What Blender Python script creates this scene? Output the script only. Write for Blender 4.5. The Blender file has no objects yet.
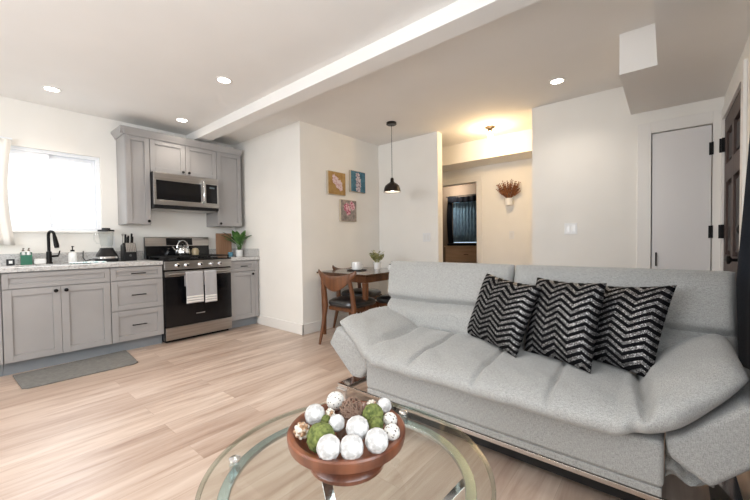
import bpy, bmesh, math, random
from mathutils import Vector, Matrix
random.seed(7)
S = bpy.context.scene
COL = S.collection
PI = math.pi

# ------------------------------------------------------------------ camera
H = 1.0924
cd = bpy.data.cameras.new('camera'); cam = bpy.data.objects.new('camera', cd); COL.objects.link(cam)
cd.sensor_fit = 'HORIZONTAL'; cd.sensor_width = 36; cd.lens = 347.74 / 750 * 36
cd.clip_start = 0.03; cd.clip_end = 60
_y, _p, _r = 0.8720, -0.0234, -0.0129
fw = Vector((math.sin(_y)*math.cos(_p), math.cos(_y)*math.cos(_p), math.sin(_p)))
rt = Vector((math.cos(_y), -math.sin(_y), 0)); up = rt.cross(fw)
r2 = rt*math.cos(_r) + up*math.sin(_r); u2 = -rt*math.sin(_r) + up*math.cos(_r)
cam.matrix_world = Matrix(((r2.x, u2.x, -fw.x, 0), (r2.y, u2.y, -fw.y, 0), (r2.z, u2.z, -fw.z, H), (0, 0, 0, 1)))
S.camera = cam

# ------------------------------------------------------------------ world, light, exposure
S.view_settings.view_transform = 'Standard'; S.view_settings.look = 'None'
S.view_settings.gamma = 1; S.view_settings.exposure = 0.68; S.view_settings.use_curve_mapping = False
w = bpy.data.worlds.new('sky'); S.world = w; w.use_nodes = True
w.node_tree.nodes['Background'].inputs[0].default_value = (0.86, 0.93, 1.0, 1)
w.node_tree.nodes['Background'].inputs[1].default_value = 1.3

def area(name, loc, target, sx, sy, power, col):
    l = bpy.data.lights.new(name, 'AREA'); l.shape = 'RECTANGLE'; l.size = sx; l.size_y = sy
    l.energy = power; l.color = col
    o = bpy.data.objects.new(name, l); COL.objects.link(o); o.location = loc
    o.rotation_euler = (Vector(target)-Vector(loc)).to_track_quat('-Z', 'Y').to_euler()
    return o
# rear fill lamp in a made-up window; daylight at the side and kitchen windows
area('fill_light_rear', (-1.98, 1.9, 1.68), (4, 1.9, 1.50), 2.6, 1.1, 44, (0.90, 0.95, 1.0))
area('window_daylight_side', (0.2, -0.42, 1.45), (0.2, 4, 1.2), 1.5, 1.2, 18, (0.90, 0.95, 1.0))
area('window_daylight_kitchen', (0.65, 6.4, 3.6), (0.65, 4.8, 1.5), 2.2, 1.6, 230, (0.95, 0.98, 1.0))
WARM = (1.0, 0.80, 0.60)

# ------------------------------------------------------------------ materials
def mat(name, col=(.8,.8,.8), rough=.5, metal=0, **k):
    m = bpy.data.materials.new(name); m.use_nodes = True
    b = m.node_tree.nodes['Principled BSDF']
    b.inputs['Base Color'].default_value = (*col, 1); b.inputs['Roughness'].default_value = rough
    b.inputs['Metallic'].default_value = metal
    if 'emit' in k:
        b.inputs['Emission Color'].default_value = (*k.get('ecol', col), 1); b.inputs['Emission Strength'].default_value = k['emit']
    if 'coat' in k: b.inputs['Coat Weight'].default_value = k['coat']
    if 'sheen' in k: b.inputs['Sheen Weight'].default_value = k['sheen']
    if 'spec' in k: b.inputs['Specular IOR Level'].default_value = k['spec']
    return m
def N(m, t, **k):
    n = m.node_tree.nodes.new(t)
    for a, v in k.items():
        if a.startswith('i_'):
            key = a[2:].replace('_', ' ')
            n.inputs[key].default_value = v
        else: setattr(n, a, v)
    return n
def LK(m, a, ao, b, bi): m.node_tree.links.new(a.outputs[ao], b.inputs[bi])
def bsdf(m): return m.node_tree.nodes['Principled BSDF']
def ramp(m, stops):
    r = N(m, 'ShaderNodeValToRGB'); e = r.color_ramp.elements
    while len(e) < len(stops): e.new(.5)
    for i, (p, c) in enumerate(stops): e[i].position = p; e[i].color = (*c, 1)
    return r
def noisy(m, c1, c2, scale=8, detail=4, bump=0, bscale=None, stretch=(1,1,1), lo=.35, hi=.65, dist=.002):
    tc = N(m, 'ShaderNodeTexCoord'); mp = N(m, 'ShaderNodeMapping'); mp.inputs['Scale'].default_value = stretch
    LK(m, tc, 'Object', mp, 'Vector')
    n = N(m, 'ShaderNodeTexNoise', i_Scale=scale, i_Detail=detail); LK(m, mp, 0, n, 'Vector')
    r = ramp(m, [(lo, c1), (hi, c2)]); LK(m, n, 'Fac', r, 0); LK(m, r, 0, bsdf(m), 'Base Color')
    if bump:
        n2 = N(m, 'ShaderNodeTexNoise', i_Scale=bscale or scale, i_Detail=3); LK(m, mp, 0, n2, 'Vector')
        b = N(m, 'ShaderNodeBump', i_Strength=bump, i_Distance=dist); LK(m, n2, 'Fac', b, 'Height'); LK(m, b, 0, bsdf(m), 'Normal')
    return m

M = {}
M['wall'] = noisy(mat('wall_paint', rough=.75), (.84,.815,.765), (.86,.835,.785), 3, 2, .12, 90)
M['ceiling'] = noisy(mat('ceiling_paint', rough=.85), (.84,.82,.79), (.86,.84,.81), 2, 2, .1, 60)
M['trim'] = mat('trim_paint', (.82,.795,.755), .4)
M['closet'] = mat('closet_door_paint', (.76,.74,.73), .4)
M['vinyl'] = mat('window_vinyl', (.85,.87,.90), .35)
M['cabinet'] = noisy(mat('cabinet_paint', rough=.42), (.325,.312,.305), (.35,.336,.329), 3, 2)
M['toekick'] = mat('toe_kick_paint', (.24,.26,.28), .5)
M['black'] = mat('black_metal', (.010,.009,.009), .38, .6, spec=.3)
M['blackplastic'] = mat('black_plastic', (.010,.010,.011), .35, spec=.3)
M['enamel'] = mat('black_enamel', (.006,.006,.007), .14, spec=.4)
M['glassblack'] = mat('dark_oven_glass', (.004,.004,.005), .08, spec=.35)
M['steel'] = noisy(mat('brushed_steel', rough=.3, metal=1), (.40,.38,.36), (.48,.46,.44), 60, 2, stretch=(.03,1,1))
M['chrome'] = mat('polished_chrome', (.78,.79,.80), .07, 1)
M['ring'] = mat('brushed_ring_metal', (.50,.56,.57), .25, 1)
M['white'] = mat('white_ceramic', (.82,.81,.79), .25, coat=.3)
M['whiteplastic'] = mat('white_plastic', (.80,.80,.79), .35)
M['mat'] = noisy(mat('kitchen_mat_fabric', rough=.9), (.15,.146,.138), (.19,.184,.172), 40, 3, .4, 200)
M['green'] = mat('green_plastic', (.0,.13,.06), .25)
M['navy'] = noisy(mat('navy_curtain_fabric', rough=.95, spec=.1), (.013,.018,.028), (.018,.024,.036), 90, 2, .3, 200)
M['darkdoor'] = noisy(mat('dark_door_paint', rough=.5, spec=.2), (.075,.050,.043), (.092,.064,.055), 14, 3, stretch=(3,3,.3))
M['darkpanel'] = mat('dark_door_panel', (.030,.021,.019), .45, spec=.2)
M['bedroomwall'] = mat('bedroom_paint', (.22,.165,.115), .8)
M['sheer'] = mat('sheer_curtain', (.86,.83,.78), .9)
M['leaf'] = noisy(mat('leaf_green', rough=.4), (.03,.10,.02), (.10,.22,.05), 20, 2)
M['leaf2'] = noisy(mat('leaf_olive', rough=.6), (.20,.23,.07), (.50,.46,.20), 40, 2)
M['dried'] = noisy(mat('dried_flower_brown', rough=.9), (.13,.045,.018), (.28,.11,.045), 40, 2)
M['teal'] = mat('teal_glaze', (.10,.25,.33), .3)
M['clear'] = None

def wood(name, c1, c2, rough=.4, axis=0, scale=5, coat=0):
    m = mat(name, c1, rough, coat=coat)
    st = [8, 8, 8]; st[axis] = .8
    tc = N(m, 'ShaderNodeTexCoord'); mp = N(m, 'ShaderNodeMapping'); mp.inputs['Scale'].default_value = st
    LK(m, tc, 'Object', mp, 'Vector')
    n = N(m, 'ShaderNodeTexNoise', i_Scale=scale, i_Detail=5, i_Distortion=.6); LK(m, mp, 0, n, 'Vector')
    r = ramp(m, [(.3, c1), (.7, c2)]); LK(m, n, 'Fac', r, 0); LK(m, r, 0, bsdf(m), 'Base Color')
    b = N(m, 'ShaderNodeBump', i_Strength=.15, i_Distance=.002); LK(m, n, 'Fac', b, 'Height'); LK(m, b, 0, bsdf(m), 'Normal')
    return m
M['walnut'] = wood('walnut_wood', (.085,.030,.011), (.18,.068,.024), .35, 2, 3, .2)
M['walnutdark'] = wood('dark_walnut_tabletop', (.055,.028,.016), (.10,.05,.028), .22, 0, 3, .5)
M['bowlwood'] = wood('acacia_bowl_wood', (.075,.022,.011), (.24,.080,.036), .32, 2, 1.6, .3)
M['board'] = wood('cutting_board_wood', (.30,.15,.08), (.42,.24,.14), .5, 2, 3)
M['tan'] = wood('tan_dresser_wood', (.48,.32,.20), (.62,.43,.28), .5, 1, 3)

def floor_mat():
    m = mat('oak_plank_floor', rough=.33)
    tc = N(m, 'ShaderNodeTexCoord')
    br = N(m, 'ShaderNodeTexBrick', i_Scale=1.0)
    br.offset = .37; br.inputs['Brick Width'].default_value = 1.22; br.inputs['Row Height'].default_value = .18
    br.inputs['Mortar Size'].default_value = .0012; br.inputs['Mortar Smooth'].default_value = .3
    br.inputs['Color1'].default_value = (0,0,0,1); br.inputs['Color2'].default_value = (1,1,1,1); br.inputs['Mortar'].default_value = (.5,.5,.5,1)
    LK(m, tc, 'Object', br, 'Vector')
    # grain, stretched along the planks (x), shifted per plank
    sc = N(m, 'ShaderNodeVectorMath', operation='MULTIPLY_ADD'); 
    sc.inputs[1].default_value = (.9, 9, 1)
    LK(m, tc, 'Object', sc, 0)
    sep = N(m, 'ShaderNodeVectorMath', operation='SCALE'); sep.inputs['Scale'].default_value = 37.0
    LK(m, br, 'Color', sep, 0); LK(m, sep, 0, sc, 2)
    n = N(m, 'ShaderNodeTexNoise', i_Scale=1.6, i_Detail=6, i_Roughness=.6, i_Distortion=.5); LK(m, sc, 0, n, 'Vector')
    r = ramp(m, [(.28, (.38,.265,.20)), (.46, (.54,.415,.335)), (.68, (.67,.555,.47))]); LK(m, n, 'Fac', r, 0)
    r2_ = ramp(m, [(0, (.78,.74,.72)), (1, (1.0,1.0,1.0))]); LK(m, br, 'Color', r2_, 0)
    mx = N(m, 'ShaderNodeMix', data_type='RGBA', blend_type='MULTIPLY'); mx.inputs[0].default_value = 1
    LK(m, r, 0, mx, 6); LK(m, r2_, 0, mx, 7)
    mx2 = N(m, 'ShaderNodeMix', data_type='RGBA', blend_type='MIX')
    mx2.inputs[7].default_value = (.20,.13,.09,1); LK(m, mx, 2, mx2, 6)
    mm = N(m, 'ShaderNodeMath', operation='MULTIPLY'); mm.inputs[1].default_value = .35
    LK(m, br, 'Fac', mm, 0); LK(m, mm, 0, mx2, 0)
    LK(m, mx2, 2, bsdf(m), 'Base Color')
    b = N(m, 'ShaderNodeBump', i_Strength=.08, i_Distance=.002); LK(m, n, 'Fac', b, 'Height'); LK(m, b, 0, bsdf(m), 'Normal')
    return m
M['floor'] = floor_mat()

def counter_mat():
    m = mat('speckled_granite', rough=.25)
    tc = N(m, 'ShaderNodeTexCoord')
    n = N(m, 'ShaderNodeTexNoise', i_Scale=70, i_Detail=5, i_Roughness=.75); LK(m, tc, 'Object', n, 'Vector')
    r = ramp(m, [(.33, (.27,.25,.235)), (.46, (.50,.485,.47)), (.6, (.60,.59,.575))]); LK(m, n, 'Fac', r, 0)
    LK(m, r, 0, bsdf(m), 'Base Color'); return m
M['granite'] = counter_mat()

def fabric(name, c1, c2, wv=260):
    m = mat(name, c1, .92, sheen=.25)
    tc = N(m, 'ShaderNodeTexCoord')
    outs = []
    for st in ((1, 8, 8), (8, 1, 8), (8, 8, 1)):
        mp = N(m, 'ShaderNodeMapping'); mp.inputs['Scale'].default_value = st; LK(m, tc, 'Object', mp, 'Vector')
        n = N(m, 'ShaderNodeTexNoise', i_Scale=70, i_Detail=2, i_Roughness=.7); LK(m, mp, 0, n, 'Vector'); outs.append(n)
    a0 = N(m, 'ShaderNodeMath', operation='ADD'); LK(m, outs[0], 'Fac', a0, 0); LK(m, outs[1], 'Fac', a0, 1)
    a = N(m, 'ShaderNodeMath', operation='ADD'); LK(m, a0, 0, a, 0); LK(m, outs[2], 'Fac', a, 1)
    h = N(m, 'ShaderNodeMath', operation='MULTIPLY'); h.inputs[1].default_value = 1/3; LK(m, a, 0, h, 0)
    r = ramp(m, [(.41, c1), (.59, c2)]); LK(m, h, 0, r, 0); LK(m, r, 0, bsdf(m), 'Base Color')
    b = N(m, 'ShaderNodeBump', i_Strength=.35, i_Distance=.0015); LK(m, h, 0, b, 'Height'); LK(m, b, 0, bsdf(m), 'Normal')
    return m
M['sofa'] = fabric('heather_grey_upholstery', (.215,.215,.208), (.445,.445,.43))
M['towel'] = fabric('grey_towel', (.36,.35,.355), (.44,.43,.435))

def chevron():
    m = mat('sequin_chevron', rough=.4)
    tc = N(m, 'ShaderNodeTexCoord'); sx = N(m, 'ShaderNodeSeparateXYZ'); LK(m, tc, 'UV', sx, 0)
    def ma(op, a, b=None):
        n = N(m, 'ShaderNodeMath', operation=op)
        for i, v in enumerate((a, b)):
            if v is None: continue
            if isinstance(v, (int, float)): n.inputs[i].default_value = v
            else: m.node_tree.links.new(v, n.inputs[i])
        return n.outputs[0]
    tri = ma('PINGPONG', ma('ADD', sx.outputs['X'], 1.0), .0775)
    v = ma('ADD', sx.outputs['Y'], ma('MULTIPLY', tri, .58))
    fr = ma('FRACT', ma('MULTIPLY', ma('ADD', v, 2.0), 1/.0345))
    st = ma('GREATER_THAN', fr, .53)
    vo = N(m, 'ShaderNodeTexVoronoi', i_Scale=260); LK(m, tc, 'Object', vo, 'Vector')
    r = ramp(m, [(0, (.06,.056,.056)), (.6, (.10,.097,.097)), (1, (.62,.60,.59))]); LK(m, vo, 'Color', r, 0)
    mx = N(m, 'ShaderNodeMix', data_type='RGBA'); mx.inputs[6].default_value = (.004,.004,.005,1)
    LK(m, r, 0, mx, 7); m.node_tree.links.new(st, mx.inputs[0]); LK(m, mx, 2, bsdf(m), 'Base Color')
    m.node_tree.links.new(ma('MULTIPLY', st, .55), bsdf(m).inputs['Metallic'])
    m.node_tree.links.new(ma('SUBTRACT', .85, ma('MULTIPLY', st, .5)), bsdf(m).inputs['Roughness'])
    bsdf(m).inputs['Specular IOR Level'].default_value = .06
    b = N(m, 'ShaderNodeBump', i_Strength=.5, i_Distance=.002); LK(m, vo, 'Distance', b, 'Height'); LK(m, b, 0, bsdf(m), 'Normal')
    return m
M['chevron'] = chevron()

def thin_glass(name, tint, ior=1.45, rough=0.0, extra=0.0):
    m = bpy.data.materials.new(name); m.use_nodes = True; nt = m.node_tree; nt.nodes.clear()
    o = nt.nodes.new('ShaderNodeOutputMaterial'); t = nt.nodes.new('ShaderNodeBsdfTransparent'); g = nt.nodes.new('ShaderNodeBsdfGlossy')
    t.inputs[0].default_value = (*tint, 1); g.inputs['Roughness'].default_value = rough
    f = nt.nodes.new('ShaderNodeFresnel'); f.inputs[0].default_value = ior
    mx = nt.nodes.new('ShaderNodeMixShader')
    a = nt.nodes.new('ShaderNodeMath'); a.operation = 'ADD'; a.inputs[1].default_value = extra
    # the exit face of the pane neither mirrors nor darkens a second time
    ge = nt.nodes.new('ShaderNodeNewGeometry'); sb = nt.nodes.new('ShaderNodeMath'); sb.operation = 'SUBTRACT'; sb.inputs[0].default_value = 1
    mu = nt.nodes.new('ShaderNodeMath'); mu.operation = 'MULTIPLY'
    nt.links.new(f.outputs[0], a.inputs[0]); nt.links.new(ge.outputs['Backfacing'], sb.inputs[1])
    nt.links.new(a.outputs[0], mu.inputs[0]); nt.links.new(sb.outputs[0], mu.inputs[1]); nt.links.new(mu.outputs[0], mx.inputs[0])
    nt.links.new(t.outputs[0], mx.inputs[1]); nt.links.new(g.outputs[0], mx.inputs[2]); nt.links.new(mx.outputs[0], o.inputs[0])
    return m
M['pane'] = thin_glass('window_pane', (.97,.985,1))
M['tableglass'] = thin_glass('table_glass', (.93,.955,.94))
M['glassedge'] = thin_glass('table_glass_edge', (.78,.83,.80), 1.5, .03, .04)
M['jar'] = thin_glass('blender_glass', (.96,.97,.97), 1.45, .02, .02)
M['crystal'] = thin_glass('clear_cap', (.80,.88,.90), 1.6, .03, .25)

def art(name, bg1, bg2, f1, f2, blobs, seed):
    m = mat(name, bg1, .7)
    tc = N(m, 'ShaderNodeTexCoord')
    n = N(m, 'ShaderNodeTexNoise', i_Scale=14+seed, i_Detail=4); LK(m, tc, 'Object', n, 'Vector')
    r = ramp(m, [(.38, bg1), (.62, bg2)]); LK(m, n, 'Fac', r, 0)
    n2 = N(m, 'ShaderNodeTexNoise', i_Scale=30+seed, i_Detail=3); LK(m, tc, 'Object', n2, 'Vector')
    r2_ = ramp(m, [(.42, f1), (.55, f2)]); LK(m, n2, 'Fac', r2_, 0)
    cur = None
    for (bx, bz, br_) in blobs:
        d = N(m, 'ShaderNodeVectorMath', operation='SUBTRACT'); LK(m, tc, 'Object', d, 0); d.inputs[1].default_value = (bx, 0, bz)
        s_ = N(m, 'ShaderNodeVectorMath', operation='MULTIPLY'); LK(m, d, 0, s_, 0); s_.inputs[1].default_value = (1, 0, 1)
        l = N(m, 'ShaderNodeVectorMath', operation='LENGTH'); LK(m, s_, 0, l, 0)
        wv = N(m, 'ShaderNodeMath', operation='MULTIPLY_ADD'); LK(m, n2, 'Fac', wv, 0); wv.inputs[1].default_value = .05; wv.inputs[2].default_value = br_-.025
        lt = N(m, 'ShaderNodeMath', operation='LESS_THAN'); m.node_tree.links.new(l.outputs['Value'], lt.inputs[0]); LK(m, wv, 0, lt, 1)
        if cur is None: cur = lt
        else:
            mxx = N(m, 'ShaderNodeMath', operation='MAXIMUM'); LK(m, cur, 0, mxx, 0); LK(m, lt, 0, mxx, 1); cur = mxx
    mx = N(m, 'ShaderNodeMix', data_type='RGBA'); LK(m, cur, 0, mx, 0); LK(m, r, 0, mx, 6); LK(m, r2_, 0, mx, 7); LK(m, mx, 2, bsdf(m), 'Base Color')
    return m

# ------------------------------------------------------------------ mesh helpers
class MB:
    def __init__(s): s.bm = bmesh.new()
    def quadgrid(s, fn, nu, nv, cu=False, cv=False, cap=False):
        g = [[s.bm.verts.new(fn(i/(nu if cu else nu-1), j/(nv if cv else nv-1))) for j in range(nv)] for i in range(nu)]
        for i in range(nu if cu else nu-1):
            for j in range(nv if cv else nv-1):
                a, b, c, d = g[i][j], g[(i+1) % nu][j], g[(i+1) % nu][(j+1) % nv], g[i][(j+1) % nv]
                try: s.bm.faces.new((a, b, c, d))
                except ValueError: pass
        if cap:   # cu closed: cap the first and last ring along v
            try: s.bm.faces.new([g[i][0] for i in range(nu)][::-1]); s.bm.faces.new([g[i][-1] for i in range(nu)])
            except ValueError: pass
        return s
    def box(s, x0, x1, y0, y1, z0, z1):
        v = [s.bm.verts.new(p) for p in ((x0,y0,z0),(x1,y0,z0),(x1,y1,z0),(x0,y1,z0),(x0,y0,z1),(x1,y0,z1),(x1,y1,z1),(x0,y1,z1))]
        for f in ((3,2,1,0),(4,5,6,7),(0,1,5,4),(1,2,6,5),(2,3,7,6),(3,0,4,7)): s.bm.faces.new([v[i] for i in f])
        return s
    def prism(s, poly, axis, a, b):
        """poly: 2-D points in the two other axes (cyclic order x,y,z)"""
        def P(p, t):
            return {0: (t, p[0], p[1]), 1: (p[0], t, p[1]), 2: (p[0], p[1], t)}[axis]
        A = [s.bm.verts.new(P(p, a)) for p in poly]; B = [s.bm.verts.new(P(p, b)) for p in poly]
        s.bm.faces.new(A[::-1]); s.bm.faces.new(B)
        for i in range(len(poly)): s.bm.faces.new((A[i], A[(i+1) % len(A)], B[(i+1) % len(A)], B[i]))
        return s
    def lathe(s, c, prof, n=32, axis='z', cap=True):
        c = Vector(c)
        def pt(r, h, a):
            if axis == 'z': return c + Vector((r*math.cos(a), r*math.sin(a), h))
            if axis == 'y': return c + Vector((r*math.cos(a), h, r*math.sin(a)))
            return c + Vector((h, r*math.cos(a), r*math.sin(a)))
        rings = []
        for (r, h) in prof:
            if r < 1e-6: rings.append([s.bm.verts.new(pt(0, h, 0))])
            else: rings.append([s.bm.verts.new(pt(r, h, 2*PI*i/n)) for i in range(n)])
        for A, B in zip(rings, rings[1:]):
            for i in range(n):
                j = (i+1) % n
                if len(A) == 1 and len(B) == 1: continue
                if len(A) == 1: s.bm.faces.new((A[0], B[i], B[j]))
                elif len(B) == 1: s.bm.faces.new((A[i], B[0], A[j]))
                else: s.bm.faces.new((A[i], B[i], B[j], A[j]))
        if cap:
            for R in (rings[0], rings[-1]):
                if len(R) > 2:
                    try: s.bm.faces.new(R)
                    except ValueError: pass
        return s
    def tube(s, pts, r, n=10, closed=False):
        pts = [Vector(p) for p in pts]; rad = r if isinstance(r, (list, tuple)) else [r]*len(pts)
        m_ = len(pts); T = []
        for i in range(m_):
            a = pts[(i-1) % m_] if (closed or i > 0) else pts[i]; b = pts[(i+1) % m_] if (closed or i < m_-1) else pts[i]
            T.append((b-a).normalized())
        nrm = T[0].orthogonal().normalized(); rings = []
        for i in range(m_):
            nrm = (nrm - T[i]*nrm.dot(T[i])).normalized(); bi = T[i].cross(nrm)
            rings.append([s.bm.verts.new(pts[i] + (nrm*math.cos(2*PI*k/n) + bi*math.sin(2*PI*k/n))*rad[i]) for k in range(n)])
        for i in range(m_ if closed else m_-1):
            A, B = rings[i], rings[(i+1) % m_]
            for k in range(n): s.bm.faces.new((A[k], A[(k+1) % n], B[(k+1) % n], B[k]))
        if not closed: s.bm.faces.new(rings[0][::-1]); s.bm.faces.new(rings[-1])
        return s
    def bar(s, p0, p1, w_, t_, side=(0,0,1)):
        """rectangular bar from p0 to p1; w_ across `side`-perpendicular, t_ along side"""
        p0, p1 = Vector(p0), Vector(p1); d = (p1-p0).normalized(); sd = Vector(side); sd = (sd - d*sd.dot(d)).normalized(); o = d.cross(sd)
        v = []
        for p in (p0, p1):
            for a, b in ((-1,-1),(1,-1),(1,1),(-1,1)): v.append(s.bm.verts.new(p + o*a*w_/2 + sd*b*t_/2))
        for f in ((3,2,1,0),(4,5,6,7),(0,1,5,4),(1,2,6,5),(2,3,7,6),(3,0,4,7)): s.bm.faces.new([v[i] for i in f])
        return s
    def ball(s, c, r, sub=3, fn=None):
        res = bmesh.ops.create_icosphere(s.bm, subdivisions=sub, radius=1)
        for v in res['verts']:
            d = v.co.normalized(); k = fn(d) if fn else 1
            v.co = Vector(c) + d*r*k
        return s
    def leaf(s, base, tip, wd, upv=(0,0,1), n=6, curl=.0, th=.0012):
        base, tip = Vector(base), Vector(tip); d = tip-base; sd = d.cross(Vector(upv)).normalized(); u_ = sd.cross(d).normalized()
        rows = []
        for i in range(n+1):
            t = i/n; ww = wd*math.sin(PI*min(1, t*.92+.04))**.8*.5
            p = base + d*t + u_*curl*math.sin(PI*t) 
            rows.append([p - sd*ww, p - u_*ww*.25, p + sd*ww])
        for sgn in (1, -1):
            V = [[s.bm.verts.new(q + u_*th*sgn*.5) for q in r_] for r_ in rows]
            for i in range(n):
                for j in range(2):
                    f = (V[i][j], V[i+1][j], V[i+1][j+1], V[i][j+1]); s.bm.faces.new(f if sgn > 0 else f[::-1])
        return s
    def build(s, name, m, parent=None, bevel=0, seg=2, smooth=True, ang=40, sub=0, kind=None):
        bm = s.bm
        bmesh.ops.recalc_face_normals(bm, faces=bm.faces)
        off = Vector((0,0,0)); q = parent
        while q is not None: off += q.location; q = q.parent
        for v in bm.verts: v.co -= off
        me = bpy.data.meshes.new(name); bm.to_mesh(me); bm.free()
        o = bpy.data.objects.new(name, me); COL.objects.link(o)
        if m is not None: me.materials.append(M[m] if isinstance(m, str) else m)
        if smooth:
            me.shade_smooth(); me.set_sharp_from_angle(angle=math.radians(ang))
        if sub: md = o.modifiers.new('subdivision', 'SUBSURF'); md.levels = md.render_levels = sub
        if bevel:
            md = o.modifiers.new('bevel', 'BEVEL'); md.width = bevel; md.segments = seg; md.limit_method = 'ANGLE'; md.angle_limit = math.radians(35)
            md.harden_normals = True
        if parent is not None: o.parent = parent
        if kind: o['kind'] = kind
        return o

def recenter(o, base):
    """move a one-mesh thing's origin to its base"""
    b = Vector(base)
    for v in o.data.vertices: v.co -= b
    o.location = b
    return o
def thing(name, label, cat, loc, group=None):
    o = bpy.data.objects.new(name, None); COL.objects.link(o); o.location = loc; o.empty_display_size = .05
    o['label'] = label; o['category'] = cat
    if group: o['group'] = group
    bpy.context.view_layer.update()
    return o
def tag(o, label, cat, group=None, kind=None):
    o['label'] = label; o['category'] = cat
    if group: o['group'] = group
    if kind: o['kind'] = kind
    return o
def struct(o): o['kind'] = 'structure'; return o
def copy_tree(o, parent=None):
    c = o.copy(); COL.objects.link(c); c.parent = parent
    for ch in [x for x in bpy.data.objects if x.parent == o]: copy_tree(ch, c)
    return c
def B(name, m, x0, x1, y0, y1, z0, z1, parent=None, bevel=.002, **k):
    return MB().box(x0, x1, y0, y1, z0, z1).build(name, m, parent, bevel=bevel, **k)
def SB(name, m, *a, **k):
    k.setdefault('bevel', 0); return struct(B(name, m, *a, **k))

# ------------------------------------------------------------------ setting
CZ = 2.52; KY = 4.8422; YR = -.352; WX = 4.03; XB = -2.0; PY = 3.297; PX = 2.5823
SB('floor', 'floor', XB-.15, 8.0, YR-.15, KY+.15, -.1, 0)
struct(MB().box(XB-.15, 8.0, YR-.15, KY+.15, CZ, CZ+.12).build('ceiling', 'ceiling', smooth=False))
# kitchen wall with window opening
WX0, WX1, WZ0, WZ1 = -.42, 1.022, 1.25, 2.072
k = MB(); k.box(XB-.15, WX0, KY, KY+.15, 0, CZ).box(WX1, PX+.15, KY, KY+.15, 0, CZ).box(WX0, WX1, KY, KY+.15, 0, WZ0).box(WX0, WX1, KY, KY+.15, WZ1, CZ)
struct(k.build('wall_kitchen', 'wall', smooth=False))
# block between kitchen and dining nook, with the picture wall
struct(MB().box(PX, PX+.12, PY+.12, KY, 0, CZ).box(PX, WX+.12, PY, PY+.12, 0, CZ).build('wall_nook', 'wall', smooth=False))
# wall with the hallway opening and the closet door
OY0, OY1 = 1.132, 2.30
SB('wall_stub', 'wall', WX, WX+.12, OY1, PY, 0, CZ)
DY0, DY1, DZ = -.285, .113, 2.035
k = MB(); k.box(WX, WX+.12, DY1, OY0, 0, CZ).box(WX, WX+.12, YR, DY0, 0, CZ).box(WX, WX+.12, DY0, DY1, DZ, CZ)
struct(k.build('wall_far', 'wall', smooth=False))
SB('wall_closet', 'wall', WX+.5, WX+.6, YR, OY0-.12, 0, CZ)
# right wall: window behind the navy curtain, front door
k = MB(); RW = (YR-.15, YR)
FX0, FX1 = 3.04, 3.95; SX0, SX1 = -.6, 1.0
k.box(XB-.15, SX0, *RW, 0, CZ).box(SX1, FX0, *RW, 0, CZ).box(SX0, SX1, *RW, 0, .85).box(SX0, SX1, *RW, 2.05, CZ)
k.box(FX0, FX1, *RW, 2.035, CZ).box(FX1, 8.0, *RW, 0, CZ)
struct(k.build('wall_right', 'wall', smooth=False))
# rear wall, its large window made up for the fill lamp
k = MB(); k.box(XB-.15, XB, YR, .6, 0, CZ).box(XB-.15, XB, 3.2, KY, 0, CZ).box(XB-.15, XB, .6, 3.2, 0, 1.1).box(XB-.15, XB, .6, 3.2, 2.25, CZ)
struct(k.build('wall_rear', 'wall', smooth=False))
# hallway
HX = 5.20; HY0, HY1 = 2.28, 3.02
k = MB(); k.box(HX, HX+.12, OY0-.12, HY0, 0, CZ).box(HX, HX+.12, HY1, 4.8, 0, CZ).box(HX, HX+.12, HY0, HY1, 2.01, CZ)
struct(k.build('wall_hall', 'wall', smooth=False))
SB('wall_hall_right', 'wall', WX+.12, HX, OY0-.12, OY0, 0, CZ)
SB('wall_hall_left', 'wall', WX+.12, HX, 3.42, 3.54, 0, CZ)
SB('trim_hall_soffit', 'wall', 4.754, HX, OY0, 3.42, 2.24, CZ)
# bedroom seen through the doorway
BX = 7.5
struct(MB().box(BX, BX+.12, 1.5, 4.8, 0, 2.42).build('wall_bedroom', 'bedroomwall'))
struct(MB().box(HX+.12, BX, 4.7, 4.8, 0, 2.42).build('wall_bedroom_left', 'bedroomwall'))
struct(MB().box(HX+.12, BX, 1.5, 1.6, 0, 2.42).build('wall_bedroom_right', 'bedroomwall'))
SB('ceiling_bedroom', 'bedroomwall', HX+.12, BX+.12, 1.5, 4.8, 2.42, 2.5)
# beam and dropped soffit
SB('trim_beam', 'ceiling', 1.935, 2.10, YR, KY, 2.415, CZ, bevel=.004)
k = MB(); k.prism([(3.0, .262), (3.0, .055), (XB, .055), (XB, YR), (WX, YR), (WX, .262)], 2, 2.24, CZ)
struct(k.build('ceiling_soffit', 'ceiling', smooth=False))
# baseboards
bh, bt = .125, .015
SB('baseboard_nook_side', 'trim', PX-bt, PX, PY-bt, KY-.62, 0, bh, bevel=.004)
SB('baseboard_nook', 'trim', PX-bt, WX, PY-bt, PY, 0, bh, bevel=.004)
SB('baseboard_stub', 'trim', WX-bt, WX, OY1, PY-bt, 0, bh, bevel=.004)
SB('baseboard_far', 'trim', WX-bt, WX, DY1+.09, OY0, 0, bh, bevel=.004)
SB('baseboard_right', 'trim', 1.1, FX0-.09, YR, YR+bt, 0, bh, bevel=.004)
# hallway door casing
k = MB(); k.box(HX-.016, HX, HY0-.085, HY0, 0, 2.095).box(HX-.016, HX, HY1, HY1+.085, 0, 2.095).box(HX-.016, HX, HY0, HY1, 2.01, 2.095)
struct(k.build('trim_hall_door', 'trim', bevel=.003))
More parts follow.
